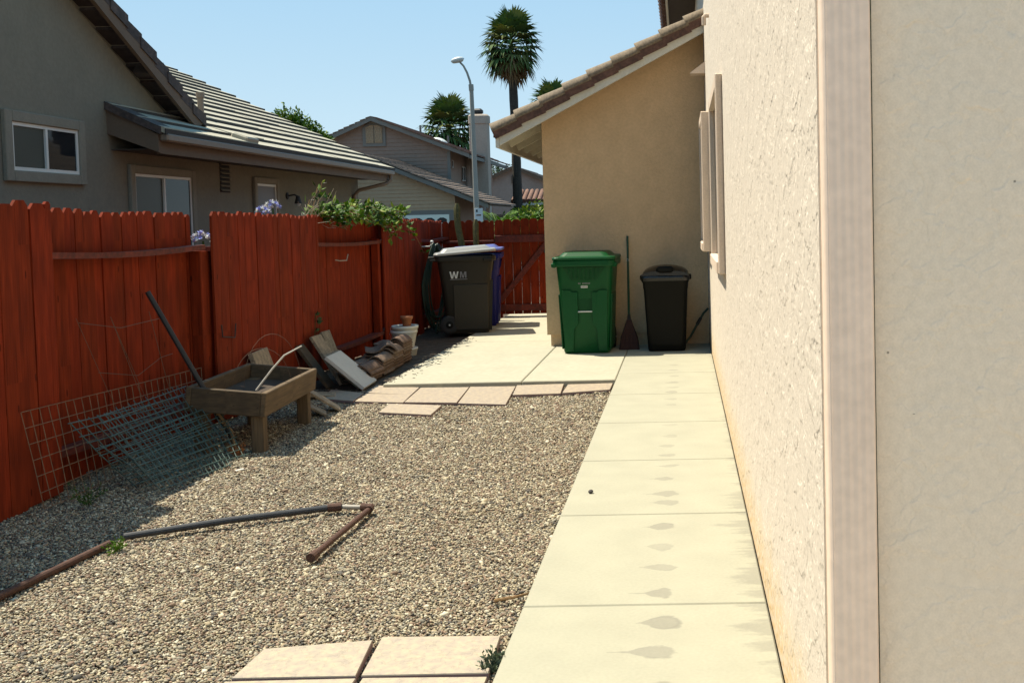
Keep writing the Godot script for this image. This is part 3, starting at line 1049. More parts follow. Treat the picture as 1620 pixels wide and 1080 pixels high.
func far_houses() -> void:
	var h := thing("mauve_house", "two-storey house with lap siding, attic vent and stucco chimney across the street", "house")
	var Z := -54.0
	var s := MB.new()
	s.prism(PackedVector2Array([Vector2(-20, -.1), Vector2(-12.1, -.1), Vector2(-12.1, 5.42), Vector2(-16.06, 7.0), Vector2(-20, 5.3)]), Z - 12, Z)
	put("wall", s, M.side_stucco, h)
	var gl := func(y: float) -> float: return -16.06 - maxf(0.0, (7.0 - y) / .42) if y > 5.3 else -20.0
	var gr := func(y: float) -> float: return -16.06 + maxf(0.0, (7.0 - y) / .40) if y > 5.42 else -12.1
	var sd := put("siding", lap_siding(gl, gr, 2.2, 6.95, Z, .2), M.siding_mauve, h)
	stuff(sd)
	s = MB.new()
	s.span(Vector3(-12.22, 1, Z - .04), Vector3(-12.06, 5.3, Z + .05))
	put("corner_board", s, M.blue_trim, h)
	put("rake_board", sloped(Vector3(-16.06, 6.92, Z + .45), Vector3(-10.98, 4.89, Z + .45), .06, .22), M.blue_trim, h)
	put("rake_board", sloped(Vector3(-20.6, 4.98, Z + .45), Vector3(-16.06, 6.92, Z + .45), .06, .22), M.blue_trim, h)
	put("soffit", sloped(Vector3(-16.06, 7.0, Z + .38), Vector3(-11.0, 4.98, Z + .38), 11.5, .06), M.blue_trim, h)
	put("soffit", sloped(Vector3(-20.6, 5.06, Z + .38), Vector3(-16.06, 7.0, Z + .38), 11.5, .06), M.blue_trim, h)
	roof_courses(h, Vector3(-16.06, 7.15, Z + .5), Vector3(-10.95, 5.10, Z + .5), 12, 16, M.far_tile_red)
	roof_courses(h, Vector3(-16.06, 7.15, Z + .5), Vector3(-20.7, 5.2, Z + .5), 12, 16, M.far_tile)
	s = MB.new()
	s.span(Vector3(-11.05, 4.86, Z + .4), Vector3(-10.93, 5.04, Z - 11))
	put("gutter", s, M.blue_trim, h)
	var v := Node3D.new()
	v.name = "attic_vent"
	h.add_child(v)
	s = MB.new()
	s.prism(PackedVector2Array([Vector2(-16.62, 5.62), Vector2(-15.42, 5.62), Vector2(-15.42, 6.62), Vector2(-16.02, 7.0), Vector2(-16.62, 6.62)]), Z + .04, Z + .09)
	put("trim", s, M.blue_trim, v)
	for k in 2:
		s = MB.new()
		var a := -16.44 + .45 * k
		s.prism(PackedVector2Array([Vector2(a, 5.8), Vector2(a + .41, 5.8), Vector2(a + .41, 6.62 + (.12 if k == 0 else 0.0)), Vector2(a + .2, 6.72), Vector2(a, 6.62 + (.12 if k == 1 else 0.0))]), Z + .092, Z + .13)
		put("panel", s, M.tan_board, v)
		for j in 7:
			var sl := MB.new()
			sl.span(Vector3(a + .03, 5.86 + j * .11, Z + .131), Vector3(a + .38, 5.91 + j * .11, Z + .15))
			put("slat", sl, M.tan_board, v)
	trimmed_window(h, -12.1, 54.35, 54.75, 4.45, 4.85, .07, 1, M.side_stucco, M.vinyl_white, [M.window_glass])
	trimmed_window(h, -12.1, 56.72, 57.75, 3.85, 4.62, .05, 2, M.side_stucco, M.vinyl_white, [M.window_glass])
	s = MB.new()
	s.lathe([Vector2(.5, 0), Vector2(.48, .1), Vector2(.36, .2), Vector2(.16, .27), Vector2(.02, .28)], Vector3(-13.3, 5.95, Z - 3), 16, Basis(Vector3.BACK, -.38))
	put("skylight", s, M.vinyl_white, h)
	for q in [Vector3(-14.6, 6.55, Z - 4), Vector3(-13.5, 6.1, Z - 6)]:
		s = MB.new()
		s.tube([q, q + Vector3(0, .5, 0)], .06, 8)
		put("vent_pipe", s, M.blue_trim, h)
	# chimney
	var c := Node3D.new()
	c.name = "chimney"
	h.add_child(c)
	s = MB.new()
	s.bevel(Vector3(-11.25, 3.65, -57.9), Vector3(1.02, 7.5, .7), .03)
	put("stack", s, M.chimney_stucco, c)
	s = MB.new()
	s.bevel(Vector3(-11.25, 7.25, -57.9), Vector3(1.12, .62, .8), .1)
	put("cap", s, M.chimney_stucco, c)
	s = MB.new()
	s.bevel(Vector3(-11.3, 7.72, -57.9), Vector3(.55, .34, .45), .1)
	put("spark_arrestor", s, M.pole_black, c)
	# garage in front
	var G := -47.0
	s = MB.new()
	s.prism(PackedVector2Array([Vector2(-19, -.1), Vector2(-10.35, -.1), Vector2(-10.35, 2.9), Vector2(-14.5, 4.6), Vector2(-19, 2.8)]), Z + .1, G)
	put("garage_wall", s, M.side_stucco, h)
	var l2 := func(y: float) -> float: return -14.5 - maxf(0.0, (4.6 - y) / .4) if y > 2.8 else -19.0
	var r2 := func(y: float) -> float: return -14.5 + maxf(0.0, (4.6 - y) / .41) if y > 2.9 else -10.35
	stuff(put("garage_siding", lap_siding(l2, r2, 1.9, 4.55, G, .17), M.siding_tan, h))
	put("garage_rake_board", sloped(Vector3(-14.5, 4.52, G + .45), Vector3(-8.75, 2.15, G + .45), .06, .2), M.blue_trim, h)
	put("garage_rake_board", sloped(Vector3(-19.4, 2.5, G + .45), Vector3(-14.5, 4.52, G + .45), .06, .2), M.blue_trim, h)
	put("garage_soffit", sloped(Vector3(-14.5, 4.62, G + .38), Vector3(-8.8, 2.26, G + .38), 7.2, .06), M.blue_trim, h)
	roof_courses(h, Vector3(-14.5, 4.75, G + .5), Vector3(-8.67, 2.34, G + .5), 7.2, 18, M.far_tile)
	put("garage_roof", sloped(Vector3(-19.5, 2.72, G + .5), Vector3(-14.5, 4.75, G + .5), 7.2, .07), M.far_tile, h)
	s = MB.new()
	s.span(Vector3(-9.05, 0, G - .6), Vector3(-8.9, 2.3, G - .75))
	put("porch_post", s, M.side_stucco, h)
	var gd := Node3D.new()
	gd.name = "garage_door"
	h.add_child(gd)
	s = MB.new()
	s.span(Vector3(-13.2, -.1, G + .04), Vector3(-10.42, 2.12, G + .07))
	put("frame", s, M.blue_trim, gd)
	s = MB.new()
	s.span(Vector3(-13.0, -.1, G + .072), Vector3(-10.62, 1.92, G + .1))
	put("panel", s, M.garage_door_paint, gd)
	for k in 4:
		s = MB.new()
		var x := -12.85 + k * .56
		var arch := PackedVector2Array([Vector2(x, 1.55), Vector2(x + .44, 1.55), Vector2(x + .44, 1.70), Vector2(x + .3, 1.78), Vector2(x + .14, 1.78), Vector2(x, 1.70)])
		s.prism(arch, G + .102, G + .112)
		put("pane", s, M.window_glass, gd)
	rebase(h, Vector3(-14, 0, -54))

	var f := thing("pink_house", "low pinkish gabled house behind the tall palm trunk", "house")
	var P := -75.0
	s = MB.new()
	s.prism(PackedVector2Array([Vector2(-20, -.1), Vector2(-6, -.1), Vector2(-6, 2.75), Vector2(-12.14, 5.48), Vector2(-20, 1.95)]), P - 9, P)
	put("wall", s, M.pink_stucco, f)
	put("rake_board", sloped(Vector3(-12.14, 5.38, P + .4), Vector3(-5.7, 2.52, P + .4), .08, .18), M.brown_board, f)
	put("rake_board", sloped(Vector3(-20.4, 1.68, P + .4), Vector3(-12.14, 5.38, P + .4), .08, .18), M.brown_board, f)
	roof_courses(f, Vector3(-12.14, 5.56, P + .45), Vector3(-5.6, 2.68, P + .45), 10, 16, M.far_tile)
	roof_courses(f, Vector3(-12.14, 5.56, P + .45), Vector3(-20.6, 1.84, P + .45), 10, 18, M.far_tile)
	s = MB.new()
	s.span(Vector3(-12.35, 4.3, P + .02), Vector3(-12.0, 4.85, P + .06))
	put("attic_vent", s, M.brown_board, f)
	# tiled entry roof coming forward on the right
	s = MB.new()
	s.span(Vector3(-10.4, -.1, -66), Vector3(-5, 2.55, -72))
	put("porch_wall", s, M.pink_stucco, f)
	s = MB.new()
	s.span(Vector3(-10.75, 2.55, -65.6), Vector3(-5, 2.75, -65.5))
	put("porch_fascia", s, M.white_board, f)
	for k in 16:
		s = MB.new()
		s.smooth = true
		var x := -10.7 + k * .33
		s.tube([Vector3(x, 2.80, -65.45), Vector3(x, 3.5, -67.2)], [.17, .15], 8)
		put("porch_tile", s, M.far_tile_red, f)
	rebase(f, Vector3(-12, 0, -76))
	# wooden fence across the street
	var fe := thing("tan_fence", "distant tan board fence seen over the gate", "fence")
	for k in 30:
		s = MB.new()
		s.span(Vector3(-15 + k * .3, -.1, -60), Vector3(-15 + k * .3 + .285, 1.95 + rng.randf_range(-.02, .02), -60.03))
		put("board", s, M.tan_fence, fe)
	s = MB.new()
	s.span(Vector3(-15, 1.6, -60.032), Vector3(-6, 1.7, -60.1))
	put("rail", s, M.tan_fence, fe)
	rebase(fe, Vector3(-10, 0, -60))
	# street lamp
	var l := thing("street_lamp", "tall grey curved-arm street lamp standing before the stucco chimney", "street lamp", Vector3(-8.56, -.1, -43))
	s = MB.new()
	s.tube([Vector3(0, 0, 0), Vector3(-.03, 3, 0), Vector3(-.08, 7.15, 0)], [.13, .11, .085], 12)
	put("pole", s, M.lamp_pole, l)
	s = MB.new()
	s.tube([Vector3(-.08, 7.1, 0), Vector3(-.09, 7.35, 0)], .105, 12)
	put("collar", s, M.lamp_pole, l)
	s = MB.new()
	s.tube([Vector3(-.08, 7.15, 0), Vector3(-.13, 7.5, 0), Vector3(-.24, 7.85, 0), Vector3(-.38, 8.13, 0), Vector3(-.52, 8.28, 0)], [.05, .048, .045, .042, .04], 10)
	put("arm", s, M.lamp_pole, l)
	s = MB.new()
	s.smooth = true
	s.lathe([Vector2(.01, -.12), Vector2(.15, -.09), Vector2(.2, 0), Vector2(.16, .08), Vector2(.06, .12), Vector2(.01, .13)], Vector3(-.62, 8.37, 0), 14, Basis(Vector3.BACK, .2) * Basis.from_scale(Vector3(1.45, 1, 1)))
	put("lamp_head", s, M.lamp_head, l)
	var sg := thing("street_sign", "small white notice plate fixed low on the street lamp pole", "sign", Vector3(-8.5, 1.55, -42.84))
	s = MB.new()
	s.bevel(Vector3(.04, .28, 0), Vector3(.34, .56, .015), .004)
	put("plate", s, M.label_white, sg)
	s = MB.new()
	s.span(Vector3(-.07, .40, .0095), Vector3(.0, .50, .012))
	put("symbol", s, M.pole_black, sg)
	s = MB.new()
	s.span(Vector3(-.06, .24, .0095), Vector3(.14, .30, .012))
	put("red_band", s, M.far_tile_red, sg)

# ------------------------------------------------------------------ red fence
func picket(w: float, h: float, t: float) -> MB:
	var s := MB.new()
	var c := minf(.032, w * .3)
	var e := .0025
	var o := PackedVector2Array([Vector2(-w / 2, 0), Vector2(w / 2, 0), Vector2(w / 2, h - c * 1.05), Vector2(w / 2 - c, h), Vector2(-w / 2 + c, h), Vector2(-w / 2, h - c * 1.05)])
	s.prism(o, -t / 2, t / 2)
	return s

func red(i := -1) -> Material:
	return M["fence_red_%d" % (rng.randi() % 5 if i < 0 else i)]

func fence_top(z: float) -> float:
	return 1.662 - .0108 * maxf(0.0, -z - 6.0)

func fence() -> void:
	var f := thing("fence", "long red dog-eared picket fence along the left side of the yard", "fence")
	# [start, end, boards in front of the rails]
	var secs := [[2.2, -1.2, true], [-1.2, -3.75, false], [-3.6, -5.99, true], [-5.99, -7.98, false], [-8.06, -10.42, true], [-10.42, -13.15, false], [-12.68, -14.58, true], [-14.58, -16.42, false]]
	for k in secs.size():
		var q: Array = secs[k]
		var front: bool = q[2]
		var z: float = q[0]
		var x := -3.711 if front else -3.851
		while z > q[1] + .03:
			var w := rng.randf_range(.095, .15) if front else rng.randf_range(.085, .145)
			if k <= 2: w = rng.randf_range(.13, .145)
			w = minf(w, z - q[1])
			if z - w < q[1] + .05: w = z - q[1]
			var y0 := rng.randf_range(-.055, -.03)
			var top := fence_top(z) + rng.randf_range(-.014, .012) + (.015 if k <= 2 else 0.0) - (.012 if k == 3 else 0.0)
			var o := put("picket", picket(w - rng.randf_range(.001, .0038), top - y0, .018), red(), f)
			o.position = Vector3(x + rng.randf_range(-.003, .003), y0, z - w / 2)
			o.basis = Basis(Vector3.UP, PI / 2 + rng.randf_range(-.012, .012)) * Basis(Vector3.BACK, rng.randf_range(-.006, .006))
			z -= w
		# rails: flat boards; the upper one sags
		for yy in [[fence_top(q[0]) - .315, fence_top(q[1]) - .300], [.16, .16]]:
			var s := MB.new()
			var poly := PackedVector2Array()
			var sag := .022 if not front else .004
			for i in 9:
				var t := i / 8.0
				poly.append(Vector2(lerpf(-q[0], -q[1], t), lerpf(yy[0], yy[1], t) - sag * sin(PI * t)))
			for i in 9:
				var t := 1.0 - i / 8.0
				poly.append(Vector2(lerpf(-q[0], -q[1], t), lerpf(yy[0], yy[1], t) - sag * sin(PI * t) + .038))
			side_prism(s, poly, -3.838, -3.724)
			put("rail", s, M.fence_rail_red, f)
		var s := MB.new()
		s.bevel(Vector3(-3.795 if k == 3 else -3.78, .64, (-12.61 if k == 5 else (-8.05 if k == 3 else q[1] - .045)) if not front else q[1] + .05), Vector3(.088, 1.38, .215 if k == 3 else .088), .005)
		put("post", s, red(), f)
	rebase(f, Vector3(-3.78, -.05, -7))

func gate_fence() -> void:
	var f := thing("fence", "short red picket fence panel between the long fence and the gate", "fence")
	var x := -3.83
	while x < -3.02:
		var w := rng.randf_range(.11, .145)
		w = minf(w, -2.995 - x)
		var o := put("picket", picket(w - .003, 1.545 + rng.randf_range(-.015, .01), .018), red(), f)
		o.position = Vector3(x + w / 2, .0, -16.37)
		x += w
	for y in [1.20, .2]:
		var s := MB.new()
		s.bevel(Vector3(-3.41, y, -16.31), Vector3(.83, .04, .09), .004)
		put("rail", s, M.fence_rail_red, f)
	for px in [-2.95, -2.06]:
		var s := MB.new()
		s.bevel(Vector3(px + (0.0 if px < -2.5 else .0), .7, -16.43), Vector3(.088, 1.46, .088), .005)
		put("post", s, red(), f)
	rebase(f, Vector3(-3.4, 0, -16.35))
	var g := thing("gate", "closed red picket gate with a diagonal brace at the end of the pad", "gate")
	x = -2.985
	while x < -2.14:
		var w := .138
		w = minf(w, -2.1 - x)
		var o := put("picket", picket(w - .0035 - rng.randf_range(0, .003), 1.51 + rng.randf_range(-.012, .012), .018), red(), g)
		o.position = Vector3(x + w / 2, .035, -16.36)
		x += w
	var s := MB.new()
	s.bevel(Vector3(-2.55, 1.235, -16.328), Vector3(.86, .115, .038), .004)
	put("rail", s, M.fence_rail_red, g)
	s = MB.new()
	s.bevel(Vector3(-2.55, .14, -16.328), Vector3(.86, .105, .038), .004)
	put("rail", s, M.fence_rail_red, g)
	s = MB.new()
	var a := Vector3(-2.93, .24, -16.328)
	var b := Vector3(-2.16, 1.15, -16.328)
	s.bevel((a + b) / 2, Vector3(a.distance_to(b), .085, .036), .004, Basis(Vector3.BACK, atan2(b.y - a.y, b.x - a.x)))
	put("brace", s, M.fence_rail_red, g)
	s = MB.new()
	s.span(Vector3(-2.2, 1.0, -16.35), Vector3(-2.12, 1.05, -16.30))
	put("latch", s, M.pole_black, g)
	rebase(g, Vector3(-2.55, 0, -16.35))
	var e := thing("fence", "red picket filler panel closing the gap between gate and garage wing", "fence")
	for k in 3:
		var o := put("picket", picket(.128, 1.53, .018), red(), e)
		o.position = Vector3(-1.95 + k * .134, .02, -16.36)
	s = MB.new()
	s.bevel(Vector3(-1.85, 1.2, -16.328), Vector3(.4, .09, .038), .004)
	put("rail", s, M.fence_rail_red, e)
	rebase(e, Vector3(-1.85, 0, -16.35))

# ------------------------------------------------------------------ gravel
func pebble_mesh(sd: int) -> ArrayMesh:
	var r := RandomNumberGenerator.new()
	r.seed = sd
	var t := (1.0 + sqrt(5.0)) / 2.0
	var vs := [Vector3(-1, t, 0), Vector3(1, t, 0), Vector3(-1, -t, 0), Vector3(1, -t, 0), Vector3(0, -1, t), Vector3(0, 1, t), Vector3(0, -1, -t), Vector3(0, 1, -t), Vector3(t, 0, -1), Vector3(t, 0, 1), Vector3(-t, 0, -1), Vector3(-t, 0, 1)]
	var fs := [0, 11, 5, 0, 5, 1, 0, 1, 7, 0, 7, 10, 0, 10, 11, 1, 5, 9, 5, 11, 4, 11, 10, 2, 10, 7, 6, 7, 1, 8, 3, 9, 4, 3, 4, 2, 3, 2, 6, 3, 6, 8, 3, 8, 9, 4, 9, 5, 2, 4, 11, 6, 2, 10, 8, 6, 7, 9, 8, 1]
	var sc := Vector3(r.randf_range(.9, 1.25), r.randf_range(.55, .8), r.randf_range(.75, 1.0))
	var nz := noise(sd, .8, 2)
	var s := MB.new()
	s.smooth = true
	var f := func(p: Vector3) -> Vector3:
		var u := p.normalized()
		return u * sc * (1.0 + .32 * nz.get_noise_3dv(u * 1.6))
	for i in range(0, 60, 3):
		var a: Vector3 = vs[fs[i]]; var b: Vector3 = vs[fs[i + 1]]; var c: Vector3 = vs[fs[i + 2]]
		var ab := (a + b) / 2; var bc := (b + c) / 2; var ca := (c + a) / 2
		for q in [[a, ab, ca], [ab, b, bc], [ca, bc, c], [ab, bc, ca]]:
			s.tri(f.call(q[0]), f.call(q[1]), f.call(q[2]))
	return s.mesh()

func gravel() -> void:
	var root := Node3D.new()
	root.name = "gravel"
	add_child(root)
	tag(root, "loose mixed tan and grey pebbles covering the yard", "gravel", "", "stuff")
	var pal := [Vector3(.215, .175, .115), Vector3(.29, .25, .175), Vector3(.16, .145, .115), Vector3(.13, .088, .06), Vector3(.055, .048, .042), Vector3(.18, .125, .09), Vector3(.37, .34, .27), Vector3(.19, .165, .12)]
	var r := RandomNumberGenerator.new()
	r.seed = 77
	var lie := noise(303, 1.4, 2)
	var all := [PackedFloat32Array(), PackedFloat32Array(), PackedFloat32Array(), PackedFloat32Array()]
	var n := [0, 0, 0, 0]
	var z := -2.3
	while z > -9.75:
		var step := .0074 + .0010 * maxf(0.0, -z - 4.5)
		var x := -3.86
		while x < -.655:
			var px := x + r.randf_range(-.6, .6) * step
			var pz := z + r.randf_range(-.6, .6) * step
			x += step * 1.12
			if px > -.667: continue
			if pz < -9.1 and px > -2.9 and r.randf() < .5: continue
			var size := r.randf_range(.0033, .0071) * (1.0 + (r.randf_range(.5, 1.3) if r.randf() < .035 else 0.0)) * (1.0 + .07 * maxf(0.0, -z - 4.5))
			var b := Basis(Vector3.UP, r.randf() * TAU_) * Basis(Vector3.RIGHT, r.randfn(0.0, .35)) * Basis(Vector3.BACK, r.randfn(0.0, .3))
			b = b.scaled(Vector3.ONE * size)
			var y := -.067 + .012 * lie.get_noise_2d(px, pz) + r.randf_range(0.0, .013)
			var c: Vector3 = pal[r.randi() % 8]
			c *= Vector3(1.32, 1.29, 1.2) * r.randf_range(.75, 1.22)
			var k := r.randi() % 4
			n[k] += 1
			all[k].append_array([b.x.x, b.y.x, b.z.x, px, b.x.y, b.y.y, b.z.y, y, b.x.z, b.y.z, b.z.z, pz, c.x, c.y, c.z, 1.0])
		z -= step
	for k in 4:
		var mm := MultiMesh.new()
		mm.transform_format = MultiMesh.TRANSFORM_3D
		mm.use_colors = true
		mm.mesh = pebble_mesh(400 + k)
		mm.instance_count = n[k]
		mm.buffer = all[k]
		var o := MultiMeshInstance3D.new()
		o.name = "pebbles"
		o.multimesh = mm
		o.material_override = M.pebble
		root.add_child(o, true)
		stuff(o)

# ------------------------------------------------------------------ paving tiles
func flat_tile(parent: Node3D, pts: Array, y: float, t: float, top: Material) -> void:
	var c := Vector2.ZERO
	for p in pts: c += p / pts.size()
	var upper := PackedVector3Array()
	var rim := PackedVector3Array()
	var lower := PackedVector3Array()
	var tl := Vector2(rng.randf_range(-.012, .012), rng.randf_range(-.012, .012))
	for p in pts:
		var q: Vector2 = c + (p - c) * .987
		var i: Vector2 = c + (p - c) * .978
		var dy := (q - c).dot(tl)
		upper.append(Vector3(i.x, y + dy, i.y))
		rim.append(Vector3(q.x, y + dy - .004, q.y))
		lower.append(Vector3(q.x, y + dy - t, q.y))
	# points run near-left, near-right, far-right, far-left
	var s := MB.new()
	s.quad(upper[0], upper[1], upper[2], upper[3])
	for k in 4:
		var l := (k + 1) % 4
		s.quad(rim[k], rim[l], upper[l], upper[k])
	var o := put("paving_tile", s, top, parent)
	var e := MB.new()
	for k in 4:
		var l := (k + 1) % 4
		e.quad(lower[k], lower[l], rim[l], rim[k])
	put("edge", e, M.tile_edge, o)

func paving() -> void:
	var a := Node3D.new()
	a.name = numbered("paving_tiles")
	add_child(a)
	tag(a, "row of flush pinkish paving tiles laid beside the concrete pad", "", "", "structure")
	var V := func(x: float, z: float) -> Vector2: return Vector2(x, z)
	var sets := [
		[[-1.110, -9.144], [-.684, -9.263], [-.68, -9.61], [-1.109, -9.60]],
		[[-1.545, -9.080], [-1.112, -9.090], [-1.141, -9.61], [-1.590, -9.60]],
		[[-1.955, -8.726], [-1.526, -8.650], [-1.592, -9.59], [-2.024, -9.58]],
		[[-2.436, -8.800], [-1.960, -8.726], [-2.030, -9.59], [-2.500, -9.61]],
		[[-2.940, -9.345], [-2.480, -9.215], [-2.507, -9.61], [-2.960, -9.75]],
		[[-2.908, -8.930], [-2.442, -8.805], [-2.477, -9.205], [-2.938, -9.335]],
		[[-3.260, -9.100], [-2.918, -8.935], [-2.952, -9.355], [-3.350, -9.62]],
		[[-2.528, -8.361], [-2.058, -8.215], [-2.064, -8.622], [-2.550, -8.740]]]
	for q in sets:
		var pts := []
		for p in q: pts.append(V.call(p[0], p[1]))
		flat_tile(a, pts, -.033 + rng.randf_range(-.003, .003), .022, M.paving_tile_pink)
	rebase(a, Vector3(-2, -.05, -9))
	var b := Node3D.new()
	b.name = numbered("paving_tiles")
	add_child(b)
	tag(b, "marbled cream paving tiles lying in the gravel at the near edge", "", "", "structure")
	for q in [[[-1.575, -3.425], [-1.142, -3.421], [-1.174, -3.722], [-1.560, -3.666]],
		[[-1.132, -3.428], [-.690, -3.428], [-.704, -3.745], [-1.155, -3.757]],
		[[-1.60, -2.98], [-1.13, -2.98], [-1.135, -3.408], [-1.585, -3.40]],
		[[-1.12, -2.97], [-.685, -2.97], [-.69, -3.412], [-1.12, -3.412]]]:
		var pts := []
		for p in q: pts.append(V.call(p[0], p[1]))
		flat_tile(b, pts, -.030 + rng.randf_range(-.002, .002), .025, M.paving_tile)
	rebase(b, Vector3(-1.1, -.05, -3.4))

# ------------------------------------------------------------------ wheeled bins
# front faces local +z; sections are [height, half width, half depth, corner, depth offset]
const CART := [[0.0, .262, .27, .06, .02], [.025, .275, .285, .07, .02], [.70, .308, .335, .07, 0.0], [.735, .312, .34, .07, 0.0], [.95, .328, .368, .07, 0.0], [1.0, .331, .375, .07, 0.0]]

func cart_front(y: float) -> float:
	for k in CART.size() - 1:
		if y <= CART[k + 1][0]:
			var t: float = (y - CART[k][0]) / (CART[k + 1][0] - CART[k][0])
			return lerpf(CART[k][2] + CART[k][4], CART[k + 1][2] + CART[k + 1][4], t)
	return CART[-1][2]

func cart_side(y: float) -> float:
	for k in CART.size() - 1:
		if y <= CART[k + 1][0]:
			return lerpf(CART[k][1], CART[k + 1][1], (y - CART[k][0]) / (CART[k + 1][0] - CART[k][0]))
	return CART[-1][1]

func cart_plate(poly: PackedVector2Array, out: float, sink := .012) -> MB:
	# a raised panel that follows the slope of the front, edges a little rounded off
	var s := MB.new()
	var idx := Geometry2D.triangulate_polygon(poly)
	var area := 0.0
	for i in poly.size(): area += poly[i].cross(poly[(i + 1) % poly.size()])
	var pts := poly.duplicate()
	if area < 0.0:
		pts.reverse()
		idx = Geometry2D.triangulate_polygon(pts)
	var P := func(q: Vector2, o: float) -> Vector3: return Vector3(q.x, q.y, cart_front(q.y) + o)
	var inner: Array = Geometry2D.offset_polygon(pts, -.007)
	var ins: PackedVector2Array = inner[0] if inner.size() and inner[0].size() == pts.size() else pts
	if ins.size() and (ins[0] - pts[0]).length() > .03: ins = pts
	for t in range(0, idx.size(), 3):
		var a := ins[idx[t]]; var b := ins[idx[t + 1]]; var c := ins[idx[t + 2]]
		if (b - a).cross(c - a) < 0.0:
			var w := b; b = c; c = w
		s.tri(P.call(a, out), P.call(b, out), P.call(c, out))
	for i in pts.size():
		var j := (i + 1) % pts.size()
		s.quad(P.call(pts[i], out * .4), P.call(pts[j], out * .4), P.call(ins[j], out), P.call(ins[i], out))
		s.quad(P.call(pts[i], -sink), P.call(pts[j], -sink), P.call(pts[j], out * .4), P.call(pts[i], out * .4))
	return s

func make_cart(called: String, label: String, at: Vector3, turn: float, body: Material, dark: Material, lid_tilt := 0.0, lid_m: Material = null) -> Node3D:
	var o := thing(called, label, "bin", at, turn, "wheeled waste bins on the pad")
	var s := MB.new()
	s.smooth = true
	var rings := []
	for q in CART: rings.append(rrect(q[0], q[1], q[2], q[3], q[4], 5))
	s.loft(rings, true, true, false)
	put("body", s, body, o)
	s = MB.new()
	var rim := []
	for q in [[.985, .33, .372], [.985, .362, .405], [1.0, .368, .41], [1.045, .368, .41], [1.055, .362, .404], [1.055, .33, .37]]:
		rim.append(rrect(q[0], q[1], q[2], .075, 0.0, 5))
	s.loft(rim, true, false, false)
	put("rim", s, body, o)
	# lid: a low pan with a raised middle, hinged at the back
	s = MB.new()
	rings = []
	for q in [[0.0, .372, .418, .08], [.022, .374, .42, .08], [.034, .366, .412, .08], [.040, .30, .345, .07], [.078, .262, .30, .07], [.086, .245, .285, .07]]:
		rings.append(rrect(q[0], q[1], q[2], q[3], .41, 5))
	s.loft(rings)
	var lid := put("lid", s, lid_m if lid_m else body, o)
	lid.position = Vector3(0, 1.058, -.41)
	lid.rotation.x = -lid_tilt
	for sx in [-1, 1]:
		s = MB.new()
		s.bevel(Vector3(sx * .36, 1.0, .30), Vector3(.05, .055, .13), .012)
		put("rim_lug", s, body, o)
		s = MB.new()
		s.bevel(Vector3(sx * .2, 1.03, -.45), Vector3(.05, .05, .09), .012)
		put("hinge", s, body, o)
		# raised lower cheeks either side of the middle recess
		s = cart_plate(PackedVector2Array([Vector2(sx * .085, .695), Vector2(sx * .085, .34), Vector2(sx * .135, .27), Vector2(sx * .15, .03), Vector2(sx * .245, .03), Vector2(sx * .268, .715), Vector2(sx * .17, .715), Vector2(sx * .15, .695)]), .026)
		put("cheek", s, body, o)
		var w := Node3D.new()
		w.name = "wheel"
		o.add_child(w, true)
		w.position = Vector3(sx * .262, .125, -.235)
		s = MB.new()
		s.smooth = true
		s.lathe([Vector2(.08, -.03), Vector2(.118, -.03), Vector2(.125, -.018), Vector2(.125, .018), Vector2(.118, .03), Vector2(.08, .03)], Vector3.ZERO, 24, Basis(Vector3.BACK, PI / 2))
		put("tyre", s, M.rubber, w)
		s = MB.new()
		s.lathe([Vector2(.02, -.034), Vector2(.05, -.03), Vector2(.082, -.022), Vector2(.082, .022), Vector2(.05, .03), Vector2(.02, .034)], Vector3.ZERO, 16, Basis(Vector3.BACK, PI / 2))
		put("rim", s, M.black_plastic, w)
		# side panels, lower than the band under the rim
		s = MB.new()
		var pa := Vector3(sx * (cart_side(.35) + .004), .36, .06)
		s.bevel(pa, Vector3(.02, .62, .46), .006, Basis(Vector3.BACK, -sx * .049))
		put("side_panel", s, dark, o)
	# fluted upper front
	s = cart_plate(PackedVector2Array([Vector2(-.245, .975), Vector2(-.15, .83), Vector2(.15, .83), Vector2(.245, .975)]), .008)
	put("fluted_panel", s, dark, o)
	for k in 8:
		var x := -.175 + k * .05
		var y0: float = .84 if absf(x) < .13 else .84 + (absf(x) - .13) * 1.5
		s = cart_plate(PackedVector2Array([Vector2(x - .009, y0), Vector2(x + .009, y0), Vector2(x + .009, .968), Vector2(x - .009, .968)]), .017)
		put("rib", s, body, o)
	# lift bar across the recess
	s = cart_plate(PackedVector2Array([Vector2(-.082, .47), Vector2(.082, .47), Vector2(.082, .62), Vector2(-.082, .62)]), .003)
	put("pocket", s, dark, o)
	s = MB.new()
	s.tube([Vector3(-.083, .475, cart_front(.475) + .014), Vector3(.083, .475, cart_front(.475) + .014)], .008, 8)
	put("lift_bar", s, M.label_white, o)
	s = MB.new()
	s.tube([Vector3(-.3, .125, -.235), Vector3(.3, .125, -.235)], .012, 8)
	put("axle", s, M.steel, o)
	s = MB.new()
	s.tube([Vector3(-.26, 1.0, -.39), Vector3(-.26, 1.0, -.47), Vector3(.26, 1.0, -.47), Vector3(.26, 1.0, -.39)], .014, 8)
	put("handle", s, body, o)
	return o

func letter(t: String, size: float, depth: float) -> TextMesh:
	var f := SystemFont.new()
	f.font_names = PackedStringArray(["Droid Sans"])
	f.font_weight = 700
	var m := TextMesh.new()
	m.font = f
	m.text = t
	m.font_size = 48
	m.pixel_size = size / 48.0
	m.depth = depth
	return m

